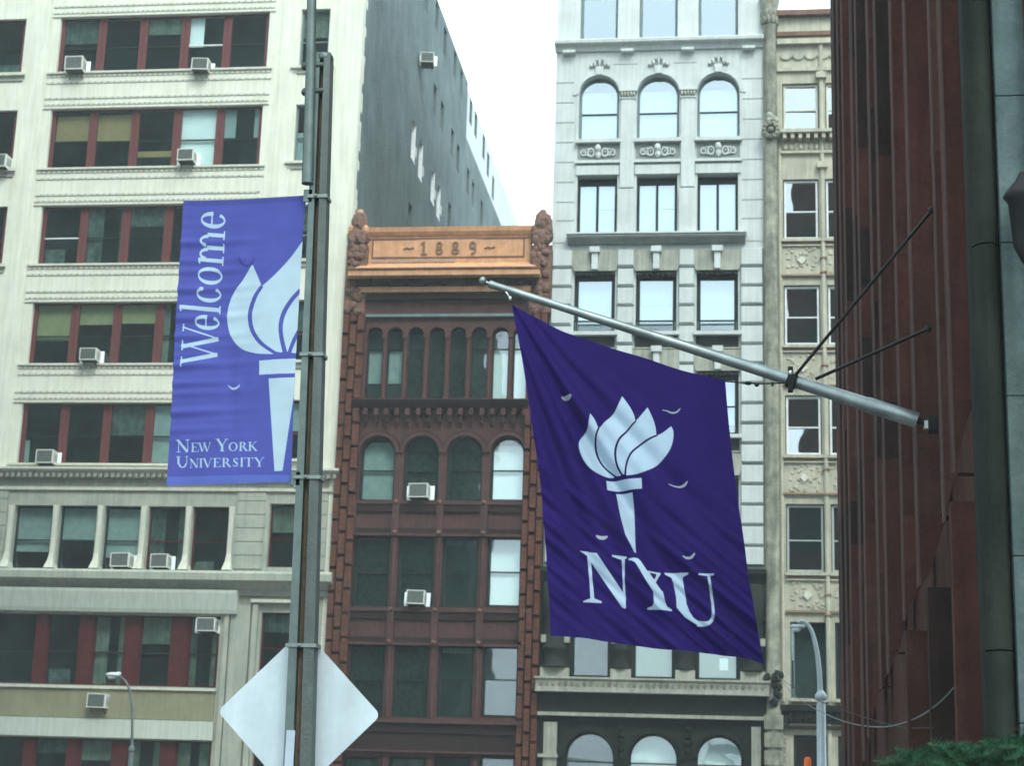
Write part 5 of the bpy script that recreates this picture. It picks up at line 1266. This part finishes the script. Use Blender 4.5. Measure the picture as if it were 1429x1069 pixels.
# ================================================================== shrub
random.seed(3)
sh_ = thing('shrub', 'feathery green shrub in the bottom right corner below the stone pier', 'shrub', (1.05, 8.4, 0))
b = MB()
def frond(o, d, ln, b):
    s = d.orthogonal().normalized(); s = (s*random.uniform(-1, 1)+d.cross(s)*random.uniform(-1, 1)).normalized()
    n = 13; lm = M['leaf'] if random.random() < .55 else M['leaf_dark']
    for i in range(n):
        t = (i+.5)/n; c = o+d*ln*t+Vector((0, 0, -.5*ln*t*t*.4)); l = ln*.26*(1-t*.7)
        for sg_ in (-1, 1):
            e = c+(s*sg_*.8+d*.75).normalized()*l+Vector((0, 0, random.uniform(-.01, .012))); w_ = d*.0034
            b.face([c-w_, e, c+w_], lm)
    b.face([o-s*.002, o+d*ln+Vector((0, 0, -.2*ln)), o+s*.002], M['stem'])
def shtop(px):
    return np.interp(px, [1240, 1262, 1300, 1345, 1385, 1429, 1500], [1062, 1040, 1030, 1030, 1024, 1014, 1008])
for i in range(3000):
    Yc = random.uniform(7.9, 9.2); px = random.uniform(1248, 1500); top = at(px, shtop(px)+6, Yc).z
    zz_ = top-random.random()**1.6*1.1; 
    if zz_ < .3: continue
    p = at(px, 1040, Yc); d = Vector((random.uniform(-1, 1), random.uniform(-1, .6), random.uniform(.0, 1.1))).normalized()
    ln = random.uniform(.10, .22); q = Vector((p.x, Yc, zz_))-d*ln*(.9 if zz_ > top-.12 else .3)
    frond(q, d, ln, b)
b.build('foliage', sh_)
b = MB()
for i in range(14): 
    x = 1.05+random.uniform(-.12, .25); y = 8.4+random.uniform(-.3, .5); b.tube([(x*.9+.1, y*.8+1.7, 0), (x, y, .8), (x+random.uniform(-.1, .15), y+random.uniform(-.2, .2), 1.5)], [.014, .01, .004], M['stem'], 6)
b.build('stem', sh_)
# ================================================================== ground, streets
def sheet(name, x0, x1, y0, y1, z, m, z0=None):
    b = MB()
    if z0 is None: b.face([(x0, y0, z), (x1, y0, z), (x1, y1, z), (x0, y1, z)], m)
    else: b.box(x0, x1, y0, y1, z0, z, m)
    o = b.build(name); o['kind'] = 'structure'; return o
sheet('ground', -400, 400, -400, 500, -.16, M['pave'])
sheet('road', -300, 300, 36, 55, -.15, M['asphalt']); sheet('side_road', -10.5, -1.8, -300, 36, -.146, M['asphalt'])
sheet('pavement', -300, 300, 55, 64.6, 0, M['pave'], -.155); sheet('pavement', -1.8, 9, -300, 36, 0, M['pave'], -.155); sheet('pavement', -40, -10.5, -300, 36, 0, M['pave'], -.155)
k = MB()
for i in range(-28, 28): k.box(i*6, i*6+3, 45.4, 45.55, -.149, -.144, M['paint'])
for i in range(6): k.box(-9.9+i*1.4, -9.2+i*1.4, 32.5, 35.5, -.145, -.14, M['paint'])
o = k.build('lane_marking'); o['kind'] = 'structure'
# office block across the side street, mirrored in the windows opposite
ob = thing('corner_building', 'tan brick corner block outside the left of the frame, mirrored in windows opposite', 'building', (-24, 26, 0))
w = MB(); w.box(-90, -15.3, 22, 30.2, 0, 54, M['brickb']); w.build('wall', ob)  # enlarged out of view to shade and darken the facades opposite
w = MB()
for r_ in range(14):
    for c in range(-18, 12): w.box(-44.5+c*2.45, -43.1+c*2.45, 30.2, 30.26, 2+r_*3.8, 4.2+r_*3.8, M['darkframe'])
w.box(-90.3, -15, 30.2, 30.8, 53.3, 54.4, M['cream_low']); w.build('window', ob)
# ================================================================== light and air
wd = bpy.data.worlds.new('World'); bpy.context.scene.world = wd; wd.use_nodes = True; nt = wd.node_tree; ns, ln = nt.nodes, nt.links; ns.clear()
out = ns.new('ShaderNodeOutputWorld'); bg = ns.new('ShaderNodeBackground'); sky = ns.new('ShaderNodeTexSky'); sky.sky_type = 'NISHITA'; sky.sun_disc = False
SE, SR = R(52), R(20); sky.sun_elevation = SE; sky.sun_rotation = SR; sky.air_density = 1.2; sky.dust_density = 3
hs = ns.new('ShaderNodeHueSaturation'); hs.inputs['Saturation'].default_value = .25; hs.inputs['Value'].default_value = 1.0; ln.new(sky.outputs[0], hs.inputs['Color'])
mx = ns.new('ShaderNodeMix'); mx.data_type = 'RGBA'; mx.inputs[0].default_value = .55; ln.new(hs.outputs[0], mx.inputs[6]); mx.inputs[7].default_value = (8.2, 10.4, 11.4, 1)
ln.new(mx.outputs[2], bg.inputs[0]); bg.inputs[1].default_value = .15; ln.new(bg.outputs[0], out.inputs[0])
sl = bpy.data.lights.new('sun', 'SUN'); sl.energy = .75; sl.angle = R(14); sl.color = (1, 1, .90); so = bpy.data.objects.new('sun', sl); C.objects.link(so)
dr_ = Vector((.45, -1.0, 1.25)); so.rotation_euler = dr_.to_track_quat('Z', 'Y').to_euler(); so.location = (20, 0, 60)
sky.sun_elevation = math.atan2(dr_.z, math.hypot(dr_.x, dr_.y)); sky.sun_rotation = math.atan2(dr_.x, dr_.y)
cd = bpy.data.cameras.new('camera'); co = bpy.data.objects.new('camera', cd); C.objects.link(co)
cd.sensor_width = 36; cd.lens = 36*FPX/1429; cd.clip_end = 2000; cd.clip_start = .1
mw = Matrix((( *[AX[0][0], AX[1][0], -AX[2][0]], CAM.x), (AX[0][1], AX[1][1], -AX[2][1], CAM.y), (AX[0][2], AX[1][2], -AX[2][2], CAM.z), (0, 0, 0, 1)))
co.matrix_world = mw
hz, nt, ns, ln = nmat('haze_air'); ov = N(ns, 'ShaderNodeOutputMaterial'); pv = N(ns, 'ShaderNodeVolumePrincipled'); pv.inputs['Color'].default_value = (.9, .97, .98, 1); pv.inputs['Density'].default_value = HZ
ln.new(pv.outputs[0], ov.inputs['Volume']); b = MB(); b.box(-402, 402, -402, 502, -1.2, 75, hz); ho = b.build('haze'); ho['kind'] = 'stuff'
cd.dof.use_dof = True; cd.dof.focus_distance = 14.2; cd.dof.aperture_fstop = 4.2
sc = bpy.context.scene; sc.camera = co
sc.view_settings.view_transform = 'Standard'; sc.view_settings.look = 'None'; sc.view_settings.exposure = 1.3; sc.view_settings.gamma = 1
sc.cycles.max_bounces = 6; sc.cycles.transparent_max_bounces = 12
